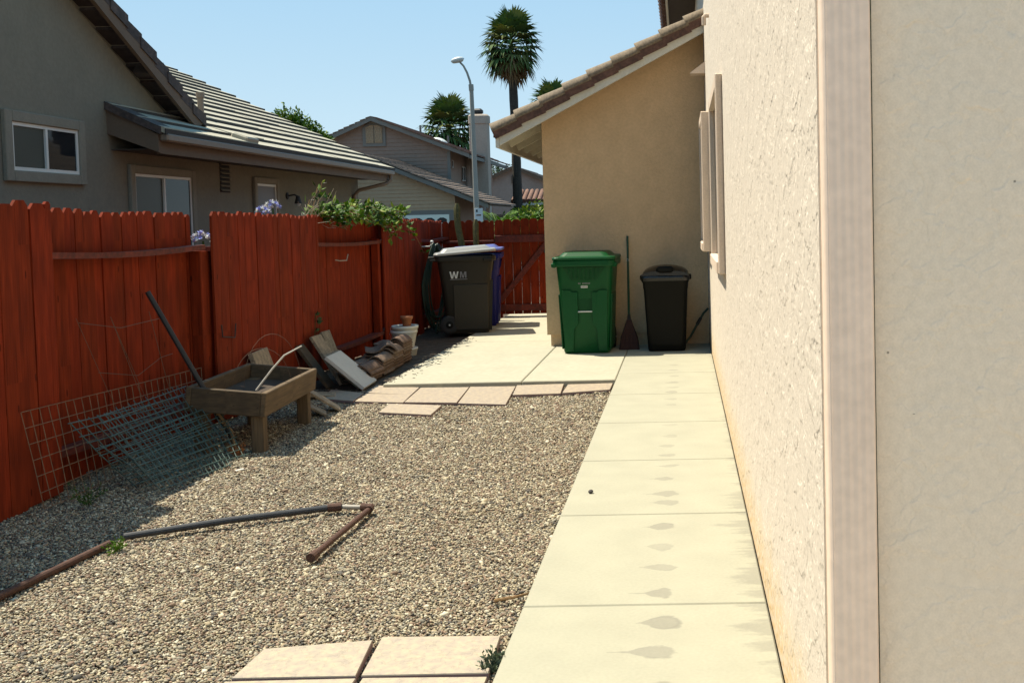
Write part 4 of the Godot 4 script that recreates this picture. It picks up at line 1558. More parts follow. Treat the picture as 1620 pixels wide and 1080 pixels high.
func waste_bins() -> void:
	var g := make_cart("wheeled_bin", "large green wheeled bin standing against the garage wing wall", Vector3(-1.10, .002, -11.86), -.03, M.green_plastic, M.green_plastic_dark)
	g.scale = Vector3(.96, 1, 1)
	var s := cart_plate(PackedVector2Array([Vector2(-.042, .742), Vector2(.036, .742), Vector2(.036, .768), Vector2(-.042, .768)]), .004)
	put("label", s, M.label_white, g)
	for k in 9:
		if k == 2: continue
		s = cart_plate(PackedVector2Array([Vector2(-.072 + k * .016, .786), Vector2(-.061 + k * .016, .786), Vector2(-.061 + k * .016, .800), Vector2(-.072 + k * .016, .800)]), .002)
		put("stamp_mark", s, M.label_grey, g)
	for k in 4:
		s = cart_plate(PackedVector2Array([Vector2(-.034 + k * .017, .749), Vector2(-.022 + k * .017, .749), Vector2(-.022 + k * .017, .762), Vector2(-.034 + k * .017, .762)]), .0055)
		put("label_mark", s, M.label_grey, g)
	var d := make_cart("wheeled_bin", "dark grey wheeled bin with white letters on its side, beside the hose", Vector3(-3.01, .002, -14.19), PI / 2 + .21, M.grey_plastic, M.grey_plastic_light, .07, M.grey_lid)
	# the letters on the side that faces the yard
	var side := Node3D.new()
	side.name = "logo"
	d.add_child(side)
	side.position = Vector3(-(cart_side(.80) + .006), .80, -.10)
	side.rotation = Vector3(-.07, -PI / 2, 0)
	var a := MeshInstance3D.new()
	a.name = "letter"
	a.mesh = letter("W", .13, .004)
	a.material_override = M.label_white
	side.add_child(a, true)
	a.position = Vector3(-.055, 0, 0)
	var b := MeshInstance3D.new()
	b.name = "letter"
	b.mesh = letter("M", .115, .004)
	b.material_override = M.label_grey
	side.add_child(b, true)
	b.position = Vector3(.068, 0, 0)
	s = MB.new()
	s.span(Vector3(-.11, -.062, -.002), Vector3(.12, -.054, .002))
	put("underline", s, M.label_grey, side)
	make_cart("wheeled_bin", "blue wheeled bin mostly hidden behind the dark grey bin", Vector3(-3.06, .002, -15.10), PI / 2 + .13, M.blue_plastic, M.blue_plastic, .05, M.blue_lid)

func broom_and_can() -> void:
	var o := thing("trash_can", "black plastic trash can with a domed lid in the wall corner", "trash can", Vector3(-.20, .002, -11.78), -.02)
	var s := MB.new()
	s.smooth = true
	var rings := []
	for q in [[0.0, .203, .18, .05], [.02, .213, .19, .06], [.10, .217, .195, .06], [.70, .247, .222, .06], [.715, .253, .228, .06], [.775, .257, .232, .06], [.785, .266, .24, .06], [.815, .268, .242, .06]]:
		rings.append(rrect(q[0], q[1], q[2], q[3], 0.0, 5))
	s.loft(rings, true, true, false)
	put("body", s, M.black_plastic, o)
	s = MB.new()
	rings = []
	for q in [[.80, .274, .25, .07], [.835, .277, .253, .07], [.85, .272, .248, .07], [.858, .262, .238, .07]]:
		rings.append(rrect(q[0], q[1], q[2], q[3], 0.0, 5))
	s.loft(rings)
	var lid := put("lid", s, M.black_gloss, o)
	# dome that arches from side to side
	s = MB.new()
	s.smooth = true
	rings = []
	for k in 9:
		var z := lerpf(.225, -.225, k / 8.0)
		var r := PackedVector3Array()
		var m := 1.0 - pow(absf(k - 4.0) / 4.0, 3.0) * .5
		for i in 13:
			var a := PI * (12 - i) / 12.0
			r.append(Vector3(.262 * cos(a), .852 + .122 * pow(sin(a), .75) * m, z))
		rings.append(r)
	rings.reverse()
	s.loft(rings, false, false, false)
	for e in [0, 8]:
		var r: PackedVector3Array = rings[e]
		s.smooth = false
		for i in 12:
			if e == 0: s.tri(Vector3(0, .852, r[0].z), r[i], r[i + 1])
			else: s.tri(Vector3(0, .852, r[0].z), r[i + 1], r[i])
	put("dome", s, M.black_gloss, lid)
	s = MB.new()
	s.bevel(Vector3(0, .925, .215), Vector3(.19, .075, .06), .018)
	put("handle", s, M.black_plastic, lid)
	for sx in [-1, 1]:
		s = MB.new()
		s.bevel(Vector3(sx * .278, .83, 0), Vector3(.03, .06, .16), .01)
		put("latch", s, M.black_plastic, lid)
	var b := thing("broom", "broom with dark green handle leaning bristles-down between green bin and black can", "broom", Vector3(-.64, 0, -11.88))
	s = MB.new()
	s.tube([Vector3(0, .36, -.03), Vector3(-.012, 1.3, -.36)], .0135, 8)
	put("handle", s, M.broom_green, b)
	s = MB.new()
	s.tube([Vector3(-.0083, 1.005, -.258), Vector3(-.0087, 1.035, -.268)], .0145, 8)
	put("handle_band", s, M.label_white, b)
	s = MB.new()
	s.tube([Vector3(0, .33, -.02), Vector3(0, .40, -.042)], [.026, .016], 8)
	put("ferrule", s, M.pole_black, b)
	s = MB.new()
	rings = []
	for q in [[0.0, .118, .045, .02], [.14, .10, .036, .02], [.26, .055, .028, .015], [.34, .028, .022, .012]]:
		rings.append(rrect(q[0], q[1], q[2], q[3], .03 - q[0] * .13, 3))
	s.loft(rings)
	for k in 90:
		var x := rng.randf_range(-.115, .115)
		var z := rng.randf_range(-.035, .05)
		s.tube([Vector3(x, .0, z + .03), Vector3(x * .8, .15, z * .8 + .012), Vector3(x * .3, .32, z * .4 - .01)], [.003, .003, .002], 4)
	put("bristles", s, M.broom_bristle, b)
	var h := thing("hose_end", "dark loose hose end rising in the corner behind the black can", "hose", Vector3(.1, 0, -12.0))
	s = MB.new()
	s.tube([Vector3(-.12, .02, .1), Vector3(-.03, .12, .03), Vector3(.06, .27, -.03), Vector3(.13, .38, -.07), Vector3(.185, .43, -.12)], .014, 8)
	put("tube", s, M.hose_rubber, h)
	s = MB.new()
	s.tube([Vector3(.05, .255, -.022), Vector3(.095, .325, -.05)], .02, 8)
	put("coupling", s, M.pole_black, h)

# ------------------------------------------------------------------ things along the fence
func roof_tile_mesh(l: float) -> MB:
	var s := MB.new()
	s.smooth = true
	var top := PackedVector2Array()
	for i in 15:
		var t := i / 14.0
		var x := lerpf(-.165, .165, t)
		var y := .018 - .016 * sin(PI * minf(1.0, t / .42)) if t < .42 else .018 + .062 * sin(PI * (t - .42) / .58)
		top.append(Vector2(x, y))
	var rings := []
	for z in [-l / 2, l / 2]:
		var r := PackedVector3Array()
		for p in top: r.append(Vector3(p.x, p.y, z))
		for i in 15:
			var p := top[14 - i]
			r.append(Vector3(p.x * .985, p.y - .014, z))
		rings.append(r)
	s.loft(rings, true, false, false)
	s.smooth = false
	for e in 2:
		var r: PackedVector3Array = rings[e]
		for i in 14:
			if e == 1: s.quad(r[29 - i], r[28 - i], r[i + 1], r[i])
			else: s.quad(r[28 - i], r[29 - i], r[i], r[i + 1])
	return s

func leaning_slab(called: String, label: String, base: Vector3, along: float, lean: float, w: float, l: float, t: float, m: Material, group := "") -> void:
	# base: middle of the foot edge; along: heading of the foot edge; lean: angle from the ground, tipping towards local +x side's back
	var o := thing(called, label, "slab", base, along, group)
	var s := MB.new()
	var b := Basis(Vector3.BACK, PI - lean)
	s.bevel(b * Vector3(l / 2, -t / 2, 0), Vector3(l, t, w), .003, b)
	put("slab", s, m, o)

func fence_side_clutter() -> void:
	# stacks of spare roof tiles
	var mesh := roof_tile_mesh(.40).mesh()
	var counts := [4, 5, 6, 8]
	var names := ["nearest", "second", "third", "farthest"]
	for p in 4:
		for k in counts[p]:
			var top: bool = k == counts[p] - 1
			var order: Array = ["topmost", "second from the top", "third from the top", "fourth from the top", "fifth from the top", "sixth from the top", "seventh from the top", "lowest"]
			var label: String = "brown curved roof tile, %s in the %s stack by the fence" % [order[counts[p] - 1 - k] if k > 0 else "lowest", names[p]]
			var o := one("roof_tile", label, "roof tile", mesh, [M.clay_tile, M.clay_tile_pale, M.clay_tile][rng.randi() % 3] if not top else [M.clay_tile, M.clay_tile_pale, M.clay_tile_pale, M.clay_tile][p], "roof tiles in the %s stack" % names[p])
			o.position = Vector3(-3.235 + rng.randf_range(-.012, .012) - .01 * p, -.035 + k * .031, -10.16 - p * .425 + rng.randf_range(-.014, .014))
			o.rotation = Vector3(0, rng.randf_range(-.04, .04) + (PI if p == 9 else 0.0), rng.randf_range(-.015, .015))
	# one tile lying across the third stack
	var x := one("roof_tile", "loose roof tile lying askew on top of the third stack", "roof tile", mesh, M.clay_tile_pale)
	x.position = Vector3(-3.27, -.035 + 6 * .031 + .012, -10.98)
	x.rotation = Vector3(.02, .32, -.03)
	# nested white buckets and a clay pot
	for k in 2:
		var o := thing("bucket", ["lower white plastic bucket of the nested pair behind the roof tiles", "upper white plastic bucket nested under the clay pot"][k], "bucket", Vector3(-3.335 + .012 * k, .045 + .055 * k, -12.15))
		var s := MB.new()
		s.smooth = true
		s.lathe([Vector2(.115, 0), Vector2(.148, .17), Vector2(.156, .172), Vector2(.158, .20), Vector2(.15, .205), Vector2(.14, .17), Vector2(.11, .02)], Vector3.ZERO, 28)
		put("body", s, M.bucket_white, o)
		s = MB.new()
		s.lathe([Vector2(.13, .17), Vector2(.142, .19)], Vector3.ZERO, 24)
		put("soil", s, M.soil, o)
		s = MB.new()
		s.tube(range(15).map(func(i): return Vector3(.16 * cos(PI * i / 14.0), .19 - .09 * sin(PI * i / 14.0), .03 + .13 * sin(PI * i / 14.0))), .002, 4)
		put("bail", s, M.steel, o)
	var crate := thing("bucket", "white bucket standing on the dirt under the nested pair", "bucket", Vector3(-3.335, -.155, -12.15))
	var cs := MB.new()
	cs.smooth = true
	cs.lathe([Vector2(.12, 0), Vector2(.15, .17), Vector2(.157, .175), Vector2(.157, .195), Vector2(.14, .19)], Vector3.ZERO, 28)
	put("body", cs, M.bucket_white, crate)
	var pot := thing("flower_pot", "small terracotta flower pot standing on the white buckets", "flower pot", Vector3(-3.29, .297, -12.12))
	var s := MB.new()
	s.smooth = true
	s.lathe([Vector2(.045, 0), Vector2(.06, .085), Vector2(.071, .086), Vector2(.074, .12), Vector2(.066, .122), Vector2(.052, .06)], Vector3.ZERO, 24)
	put("body", s, M.terracotta, pot)
	s = MB.new()
	s.lathe([Vector2(.055, .08), Vector2(.06, .1)], Vector3.ZERO, 18)
	put("soil", s, M.soil, pot)
	# leaning slabs and tiles by the nearest stack
	leaning_slab("leaning_slab", "pale stone slab tilted on top of the leaning pile by the roof tiles", Vector3(-3.045, -.045, -9.79), .05, .72, .47, .46, .035, M.pale_slab)
	leaning_slab("leaning_slab", "second pale slab just under the tilted top slab", Vector3(-3.09, -.045, -9.83), .03, .74, .46, .46, .03, M.grey_board)
	leaning_slab("leaning_slab", "long tan board leaning steeply on the fence behind the pale slab", Vector3(-3.36, -.05, -10.02), -.04, 1.02, .23, .55, .03, M.tan_board)
	leaning_slab("leaning_slab", "narrow grey board with a dark notch leaning highest on the fence", Vector3(-3.47, -.05, -10.30), -.05, 1.22, .2, .52, .028, M.grey_board)
	leaning_slab("leaning_slab", "brown board edge-on at the front of the leaning pile", Vector3(-3.42, -.05, -9.78), .02, .95, .18, .5, .03, M.weathered_wood_1)
	leaning_slab("leaning_slab", "broken tan tile lying flat on the dirt under the leaning pile", Vector3(-3.2, -.05, -9.3), .3, .10, .22, .25, .02, M.tan_board)
	leaning_slab("leaning_slab", "tan tile leaning on the back leg of the planter box", Vector3(-2.94, -.055, -8.62), .35, .62, .2, .36, .02, M.tan_board)
	leaning_slab("leaning_slab", "lower tan tile leaning under the planter box end", Vector3(-2.98, -.055, -8.40), .33, .55, .17, .36, .02, M.grey_board)
	leaning_slab("leaning_slab", "rough tan slab standing behind the planter box against the fence", Vector3(-3.52, -.05, -8.75), .1, 1.25, .42, .52, .04, M.tan_board)
	# planter box on legs
	var o := thing("planter_box", "weathered wooden planter box on short legs in front of the fence", "planter", Vector3(-3.20, -.05, -7.57), .06)
	var tilt := Basis(Vector3.BACK, -.11)
	var L := 1.18
	var W := .55
	var c := Vector3(0, .36, 0)
	for sx in [-1, 1]:
		s = MB.new()
		s.bevel(c + tilt * Vector3(sx * (W / 2 - .02), 0, 0), Vector3(.038, .17, L), .005, tilt)
		put("side_board", s, M["weathered_wood_%d" % (0 if sx < 0 else 2)], o)
		s = MB.new()
		s.bevel(c + tilt * Vector3(0, -.001, sx * (L / 2 - .02)), Vector3(W - .08, .168, .038), .005, tilt)
		put("end_board", s, M["weathered_wood_%d" % (0 if sx < 0 else 1)], o)
		for sz in [-1, 1]:
			s = MB.new()
			var p := c + tilt * Vector3(sx * (W / 2 - .085), -.02, sz * (L / 2 - .09))
			var foot := Vector3(p.x + sx * .01, -.03, p.z + sz * .01)
			var mid := (p + foot) / 2
			s.bevel(mid, Vector3(.088, p.y - foot.y, .088), .006, Basis(Vector3.UP, .05 * sx))
			put("leg", s, M.weathered_post, o)
	for k in 4:
		s = MB.new()
		s.bevel(c + tilt * Vector3(-.18 + k * .12, -.075, 0), Vector3(.112, .018, L - .08), .003, tilt)
		put("floor_slat", s, M.weathered_wood_1, o)
	s = MB.new()
	s.box(c + tilt * Vector3(0, -.045, 0), Vector3(W - .09, .04, L - .09), tilt)
	put("soil", s, M.soil, o)
	# stick and wires in the planter
	s = MB.new()
	s.tube([Vector3(-3.167, .306, -7.5), Vector3(-3.043, .46, -7.5), Vector3(-2.95, .56, -7.5), Vector3(-2.817, .627, -7.5)], [.008, .0075, .007, .006], 6)
	one("stick", "pale bent stick standing up out of the planter box", "stick", s, M.pale_slab)
	for q in [[Vector3(-3.3, .3, -7.6), .34, .40, "higher"], [Vector3(-3.32, .3, -7.45), .26, .31, "lower"]]:
		s = MB.new()
		var pts := []
		for i in 15:
			var a := PI * i / 14.0
			pts.append(q[0] + Vector3(.36 * (1 - cos(a)) * .5, q[2] * sin(a), -.2 * (1 - cos(a)) * .5))
		s.tube(pts, .0014, 4)
		one("wire_hoop", "%s thin wire hoop arching over the planter box" % q[3], "wire", s, M.dim_wire)
	# garden hose hung in a long coil
	var h := thing("garden_hose", "dark green garden hose hanging in long loops on the far end of the fence", "hose", Vector3(-3.66, .62, -14.6))
	for k in 11:
		s = MB.new()
		var pts := []
		var dz := rng.randf_range(-.12, .04)
		var low := rng.randf_range(.45, .66)
		var wide := rng.randf_range(.07, .15)
		var off := rng.randf_range(-.03, .11)
		for i in 25:
			var a := TAU_ * i / 24.0
			var y := cos(a)
			var u := sin(a)
			pts.append(Vector3(.10 + off * .5 + u * wide * (1.0 - .6 * maxf(0.0, y)), (.58 if y > 0 else low) * y + .02 * k * .1, dz - .06 - u * wide * 1.3 * (1.0 - .5 * maxf(0.0, y))))
		s.tube(pts, .0115, 7, false)
		put("loop", s, M.hose_rubber, h)
	s = MB.new()
	s.tube([Vector3(.13, .2, -.35), Vector3(.14, -.05, -.42), Vector3(.13, -.35, -.2), Vector3(.12, -.64, .05), Vector3(.16, -.665, .12)], .0115, 7)
	put("loose_end", s, M.hose_rubber, h)
	var hk := thing("hose_hook", "small white hook at the top of the hanging hose", "hook", Vector3(-3.72, 1.2, -14.62))
	s = MB.new()
	s.tube([Vector3(-.125, -.02, 0), Vector3(.12, -.02, 0), Vector3(.15, .03, 0)], .009, 8)
	put("arm", s, M.label_white, hk)
	s = MB.new()
	s.lathe([Vector2(.005, -.02), Vector2(.022, -.012), Vector2(.024, .01), Vector2(.008, .022)], Vector3(.15, .045, 0), 10)
	put("knob", s, M.label_white, hk)

# ------------------------------------------------------------------ wire panels and pipes
func wire_panel(called: String, label: String, tl: Vector3, tr: Vector3, bl: Vector3, br: Vector3, nx: int, ny: int, r: float, m: Material, jit := 0.0, over := 0.0) -> void:
	var o := thing(called, label, "wire mesh", (bl + br) / 2, 0.0, "wire mesh panels by the fence" if called == "wire_mesh" else "")
	var base := (bl + br) / 2
	for i in nx + 1:
		var t := float(i) / nx
		var a := tl.lerp(tr, t) - base
		var b := bl.lerp(br, t) - base
		var j := Vector3(rng.randf_range(-jit, jit), rng.randf_range(-jit, jit) * .6, rng.randf_range(-jit, jit))
		var e := (b - a) * over
		var s := MB.new()
		s.tube([a - e * rng.randf(), (a + b) / 2 + j, b + e * rng.randf()], r, 4)
		put("wire", s, m, o)
	for i in ny + 1:
		var t := float(i) / ny
		var a := tl.lerp(bl, t) - base
		var b := tr.lerp(br, t) - base
		var j := Vector3(rng.randf_range(-jit, jit), rng.randf_range(-jit, jit) * .6, rng.randf_range(-jit, jit))
		var e := (b - a) * over
		var s := MB.new()
		s.tube([a - e * rng.randf() + Vector3(.003, 0, 0), (a + b) / 2 + j + Vector3(.003, 0, 0), b + e * rng.randf() + Vector3(.003, 0, 0)], r, 4)
		put("wire", s, m, o)

func wire_and_pipes() -> void:
	wire_panel("wire_mesh", "long rusty wire mesh panel leaning flat on the red fence", Vector3(-3.68, .512, -5.6), Vector3(-3.68, .45, -7.73), Vector3(-3.55, -.02, -5.56), Vector3(-3.55, -.03, -7.53), 26, 6, .0026, M.rust_wire, .006)
	wire_panel("wire_mesh", "topmost green wire panel sloping out over the gravel", Vector3(-3.47, .41, -5.98), Vector3(-3.52, .40, -7.12), Vector3(-3.12, -.03, -5.98), Vector3(-2.99, -.04, -6.62), 15, 12, .0034, M.green_wire, .012, .05)
	wire_panel("wire_mesh", "middle green wire panel bent between the other green panels", Vector3(-3.56, .40, -5.85), Vector3(-3.55, .33, -7.18), Vector3(-3.34, -.03, -6.1), Vector3(-3.08, -.04, -6.95), 14, 10, .0034, M.green_wire, .02, .04)
	wire_panel("wire_mesh", "lowest green wire panel lying nearest the ground", Vector3(-3.46, .22, -6.0), Vector3(-3.3, .27, -7.15), Vector3(-3.22, -.02, -6.05), Vector3(-3.0, -.03, -6.85), 13, 9, .0034, M.green_wire, .02, .08)
	# tomato cage of thin wire against the fence
	var o := thing("wire_cage", "sparse thin wire cage standing behind the rusty panel", "wire cage", Vector3(-3.62, 0, -6.6))
	var ends := [[Vector3(-.05, .98, .46), Vector3(.02, 0, -.1)], [Vector3(-.04, .95, .1), Vector3(.03, 0, -.45)], [Vector3(.05, .96, -.2), Vector3(.06, 0, -.62)], [Vector3(.06, .97, .28), Vector3(.08, 0, -.3)]]
	for q in ends:
		var s := MB.new()
		s.tube([q[0], (q[0] + q[1]) / 2 + Vector3(0, 0, .03), q[1]], .0019, 4)
		put("wire", s, M.dim_wire, o)
	for y in [[.95, .9], [.62, .64], [.34, .33]]:
		var s := MB.new()
		var t: float = 1.0 - y[0]
		s.tube([Vector3(-.05, y[0], .46 - t * .55), Vector3(.06, y[0] - .06, .2 - t * .55), Vector3(.07, y[1], -.1 - t * .5), Vector3(.05, y[1], -.3 - t * .5)], .0019, 4)
		put("wire", s, M.dim_wire, o)
	var s := MB.new()
	s.tube([Vector3(-3.14, -.03, -7.09), Vector3(-3.68, 1.08, -7.0)], .0175, 10)
	one("pole", "black pole leaning across the wire panels to the fence", "pole", s, M.pole_black)
	s = MB.new()
	s.tube([Vector3(-3.69, .735, -8.13), Vector3(-3.685, .64, -8.13), Vector3(-3.68, .61, -8.34), Vector3(-3.685, .72, -8.38)], .005, 6)
	one("bent_wire_hook", "bent wire bracket on the fence above the planter box", "hook", s, M.pole_black)
	s = MB.new()
	s.tube([Vector3(-3.70, 1.14, -10.9), Vector3(-3.66, 1.13, -10.92), Vector3(-3.66, 1.125, -11.15), Vector3(-3.66, 1.19, -11.2)], .006, 6)
	one("bracket", "small pale wire bracket on the fence under the vine", "bracket", s, M.pale_wire)
	# pipes on the gravel
	var p := thing("pipe", "dark metal pipe with a rusty elbow and arm lying on the gravel", "pipe", Vector3(-1.9, -.03, -5.3))
	var b := Vector3(-1.9, -.03, -5.3)
	s = MB.new()
	s.tube([Vector3(-2.83, -.028, -5.05) - b, Vector3(-2.4, -.018, -5.27) - b, Vector3(-1.93, -.02, -5.485) - b], .018, 12)
	put("long_run", s, M.dark_pipe, p)
	s = MB.new()
	s.tube([Vector3(-1.95, -.02, -5.478) - b, Vector3(-1.88, -.02, -5.495) - b], .023, 12)
	put("coupling", s, M.rust_pipe, p)
	s = MB.new()
	s.tube([Vector3(-1.88, -.02, -5.495) - b, Vector3(-1.74, -.02, -5.475) - b], .013, 10)
	put("nipple", s, M.lamp_pole, p)
	s = MB.new()
	s.tube([Vector3(-1.765, -.02, -5.485) - b, Vector3(-1.715, -.02, -5.468) - b, Vector3(-1.712, -.02, -5.42) - b], .023, 12)
	put("elbow", s, M.rust_pipe, p)
	s = MB.new()
	s.tube([Vector3(-1.712, -.02, -5.44) - b, Vector3(-1.745, -.024, -4.70) - b], .015, 12)
	put("short_arm", s, M.rust_pipe, p)
	s = MB.new()
	s.tube([Vector3(-1.743, -.024, -4.72) - b, Vector3(-1.746, -.024, -4.655) - b], .022, 12)
	put("coupling", s, M.rust_pipe, p)
	s = MB.new()
	s.tube([Vector3(-2.98, -.035, -3.3), Vector3(-2.925, -.03, -4.2), Vector3(-2.845, -.03, -4.95)], .0175, 12)
	one("pipe", "long rusty pipe lying in the fence shadow at the left edge", "pipe", s, M.rust_pipe)

# ------------------------------------------------------------------ plants
func rand_dir() -> Vector3:
	return Vector3(rng.randfn(), rng.randfn(), rng.randfn()).normalized()

func plants() -> void:
	# vine spilling over the fence
	var v := thing("vine", "bright green leafy vine with small white flowers spilling over the fence top", "vine", Vector3(-3.9, 0, -11.9))
	var b := Vector3(-3.9, 0, -11.9)
	var leaves := {"leaf_bright": MB.new(), "leaf_mid": MB.new(), "leaf_yellow": MB.new(), "leaf_dark": MB.new()}
	var stems := MB.new()
	var runs := []
	# [from, to, sag]
	for i in 42:
		var z0 := rng.randf_range(-10.5, -13.2)
		var p0 := Vector3(-3.95, 1.45, z0)
		var top := Vector3(-3.82 + rng.randf_range(-.25, .12), 1.63 + rng.randf_range(.02, .36) * (1.0 - absf(z0 + 11.9) / 2.6), z0 + rng.randf_range(-.25, .25))
		var end := Vector3(rng.randf_range(-3.72, -3.5), rng.randf_range(1.45, 1.72), top.z + rng.randf_range(-.5, .1))
		runs.append([p0, top, end, 30])
	for q in [[-10.55, 1.72], [-10.8, 1.86], [-10.95, 1.92], [-11.15, 1.8]]:
		runs.append([Vector3(-3.95, 1.3, q[0]), Vector3(-3.9, q[1] - .12, q[0] - .05), Vector3(-3.86, q[1] + .06, q[0] - .1), 13])
	for q in [[-12.5, 1.30], [-12.75, 1.34], [-12.9, 1.42], [-12.3, 1.5]]:
		runs.append([Vector3(-3.9, 1.6, q[0]), Vector3(-3.62, 1.66, q[0]), Vector3(-3.6, q[1], q[0] - .2), 26])
	runs.append([Vector3(-3.75, 1.6, -13.0), Vector3(-3.6, 1.72, -13.5), Vector3(-3.6, 1.36, -13.55), 16])
	runs.append([Vector3(-3.62, 1.5, -13.45), Vector3(-3.58, 1.34, -13.9), Vector3(-3.6, 1.10, -14.25), 12])
	for q in runs:
		var pts := []
		for i in 8:
			var t := i / 7.0
			pts.append(q[0] * (1 - t) * (1 - t) + q[1] * 2 * t * (1 - t) + q[2] * t * t - b)
		stems.tube(pts, .004, 4)
		for i in q[3]:
			var t: float = rng.randf_range(.25, 1.0)
			var p: Vector3 = q[0] * (1 - t) * (1 - t) + q[1] * 2 * t * (1 - t) + q[2] * t * t - b
			p += rand_dir() * rng.randf_range(.0, .055)
			var d := (rand_dir() + Vector3(.3, .25, .2)).normalized()
			var n := (rand_dir() * .7 + Vector3(.1, 1, .2)).normalized()
			var r := rng.randf()
			var key := "leaf_bright" if r < .42 else ("leaf_mid" if r < .68 else ("leaf_yellow" if r < .86 else "leaf_dark"))
			leaves[key].leaf(p, d, n, rng.randf_range(.06, .11), rng.randf_range(.035, .06))
	put("stem", stems, M.dry_stem, v)
	for k in leaves: stuff(put("foliage", leaves[k], M[k], v))
	for i in 26:
		var f := MB.new()
		var q: Array = runs[rng.randi() % runs.size()]
		var t := rng.randf_range(.6, 1.0)
		var p: Vector3 = q[0] * (1 - t) * (1 - t) + q[1] * 2 * t * (1 - t) + q[2] * t * t - b + Vector3(.05, .02, .03)
		for k in 5:
			var a := TAU_ * k / 5.0
			f.leaf(p, Vector3(cos(a), .35, sin(a)).normalized(), Vector3.UP, .022, .016)
		put("flower", f, M.petal_white, v)
	# dry twigs at the vine's near end
	var tw := MB.new()
	for i in 60:
		var p := Vector3(-3.85, rng.randf_range(1.5, 1.62), rng.randf_range(-10.4, -11.3))
		var d := Vector3(rng.randf_range(-.1, .2), rng.randf_range(-.05, .3), rng.randf_range(-.2, .2))
		tw.tube([p, p + d * .5 + rand_dir() * .02, p + d], [.003, .0025, .0015], 4)
	one("dry_twigs", "tangle of dry grey twigs at the near end of the vine", "twigs", tw, M.pale_wire)
	# agapanthus behind the fence
	var spots := [[Vector3(-4.25, 0, -10.66), 1.70, "blue-white agapanthus flower head above the fence before the door"], [Vector3(-4.2, 0, -10.28), 1.64, "small agapanthus head just peeping over the fence pickets"], [Vector3(-4.02, 0, -8.58), 1.40, "agapanthus flower head seen through the gap between fence panels"]]
	for q in spots:
		var o := thing("agapanthus", q[2], "flower", q[0], 0.0, "agapanthus behind the fence")
		var s := MB.new()
		s.tube([Vector3(0, -.1, 0), Vector3(.02, q[1] * .5, .01), Vector3(0, q[1], 0)], .008, 6)
		put("stem", s, M.leaf_mid, o)
		s = MB.new()
		for k in 26:
			var a := rng.randf() * TAU_
			s.leaf(Vector3(0, -.05, 0), Vector3(cos(a), rng.randf_range(.6, 1.6), sin(a)).normalized(), Vector3(-cos(a), .3, -sin(a)).normalized(), rng.randf_range(.35, .6), .035)
		put("leaves", s, M.leaf_mid, o)
		var blue := MB.new()
		var white := MB.new()
		for k in 32:
			var d := rand_dir()
			if d.y < -.45: d.y = -d.y
			var c := Vector3(0, q[1], 0) + d * rng.randf_range(.045, .075)
			var m := blue if rng.randf() < .4 else white
			for j in 5:
				var a := TAU_ * j / 5.0
				var u := d.cross(Vector3.UP if absf(d.y) < .9 else Vector3.RIGHT).normalized()
				var w := d.cross(u)
				m.leaf(c, (d * .8 + u * cos(a) * .7 + w * sin(a) * .7).normalized(), d, .036, .013)
		stuff(put("petals", blue, M.petal_blue, o))
		stuff(put("petals", white, M.petal_white, o))
	# columnar cacti behind the bins
	for q in [[[Vector3(-3.30, -.05, -15.75), Vector3(-3.34, .9, -15.78), Vector3(-3.44, 1.4, -15.8), Vector3(-3.455, 1.6, -15.8), Vector3(-3.45, 1.81, -15.8)], "taller kinked columnar cactus behind the bins", .045], [[Vector3(-3.17, -.05, -15.85), Vector3(-3.18, .9, -15.85), Vector3(-3.185, 1.35, -15.85), Vector3(-3.18, 1.555, -15.85)], "shorter straight columnar cactus behind the bins", .04]]:
		var pts: Array = q[0]
		var fine := []
		var cv := Curve3D.new()
		for p in pts: cv.add_point(p - pts[0])
		var len := cv.get_baked_length()
		for i in 25: fine.append(cv.sample_baked(len * i / 24.0))
		var rings := []
		for i in 25:
			var r := PackedVector3Array()
			var top := clampf((len - len * i / 24.0) / .06, .25, 1.0)
			for k in 28:
				var a := TAU_ * k / 28.0
				var rad: float = q[2] * (1.0 + .13 * cos(7 * a)) * sqrt(top)
				r.append(fine[i] + Vector3(cos(a) * rad, 0, sin(a) * rad))
			rings.append(r)
		var s := MB.new()
		s.smooth = true
		s.loft(rings)
		var o := one("cactus", q[1], "cactus", s, M.cactus_skin)
		o.position = pts[0]
	# weeds
	for q in [["green weed beside the pipe end at the edge of the fence shadow", Vector3(-2.78, -.05, -4.88), 26, .06, "leaf_bright"], ["sparse grey-green weed between the near tiles and the walk", Vector3(-.69, -.05, -3.50), 70, .055, "leaf_grey"], ["thin green weed growing at the foot of the wire panels", Vector3(-3.42, -.05, -5.75), 22, .13, "leaf_mid"], ["dry orange weed at the foot of the black pole", Vector3(-3.08, -.05, -6.95), 34, .07, "dry_leaf"]]:
		var s := MB.new()
		for k in q[2]:
			var a := rng.randf() * TAU_
			var h: float = q[3] * rng.randf_range(.3, 1.3)
			var d := Vector3(cos(a) * .8, rng.randf_range(.4, 1.6), sin(a) * .8).normalized()
			var p := Vector3(rng.randf_range(-.02, .02), 0, rng.randf_range(-.03, .03))
			s.tube([p, p + d * h], .0012, 3)
			for j in 3: s.leaf(p + d * h * (.45 + .27 * j), (d + rand_dir()).normalized(), rand_dir(), rng.randf_range(.012, .026), .010)
		var o := one("weed", q[0], "weed", s, M[q[4]])
		o.position = q[1]
	# dry vine stem along the pole
	var s2 := MB.new()
	s2.tube([Vector3(-3.1, -.05, -6.98), Vector3(-3.17, .1, -7.06), Vector3(-3.25, .22, -7.05), Vector3(-3.32, .33, -7.1)], [.012, .011, .009, .005], 6)
	for k in 12:
		s2.leaf(Vector3(-3.15 - .015 * k, .04 + .024 * k, -7.03), rand_dir(), rand_dir(), .045, .02)
	one("dried_vine", "dry brown vine stem climbing the lower part of the black pole", "dried vine", s2, M.dry_stem)
	var sp := MB.new()
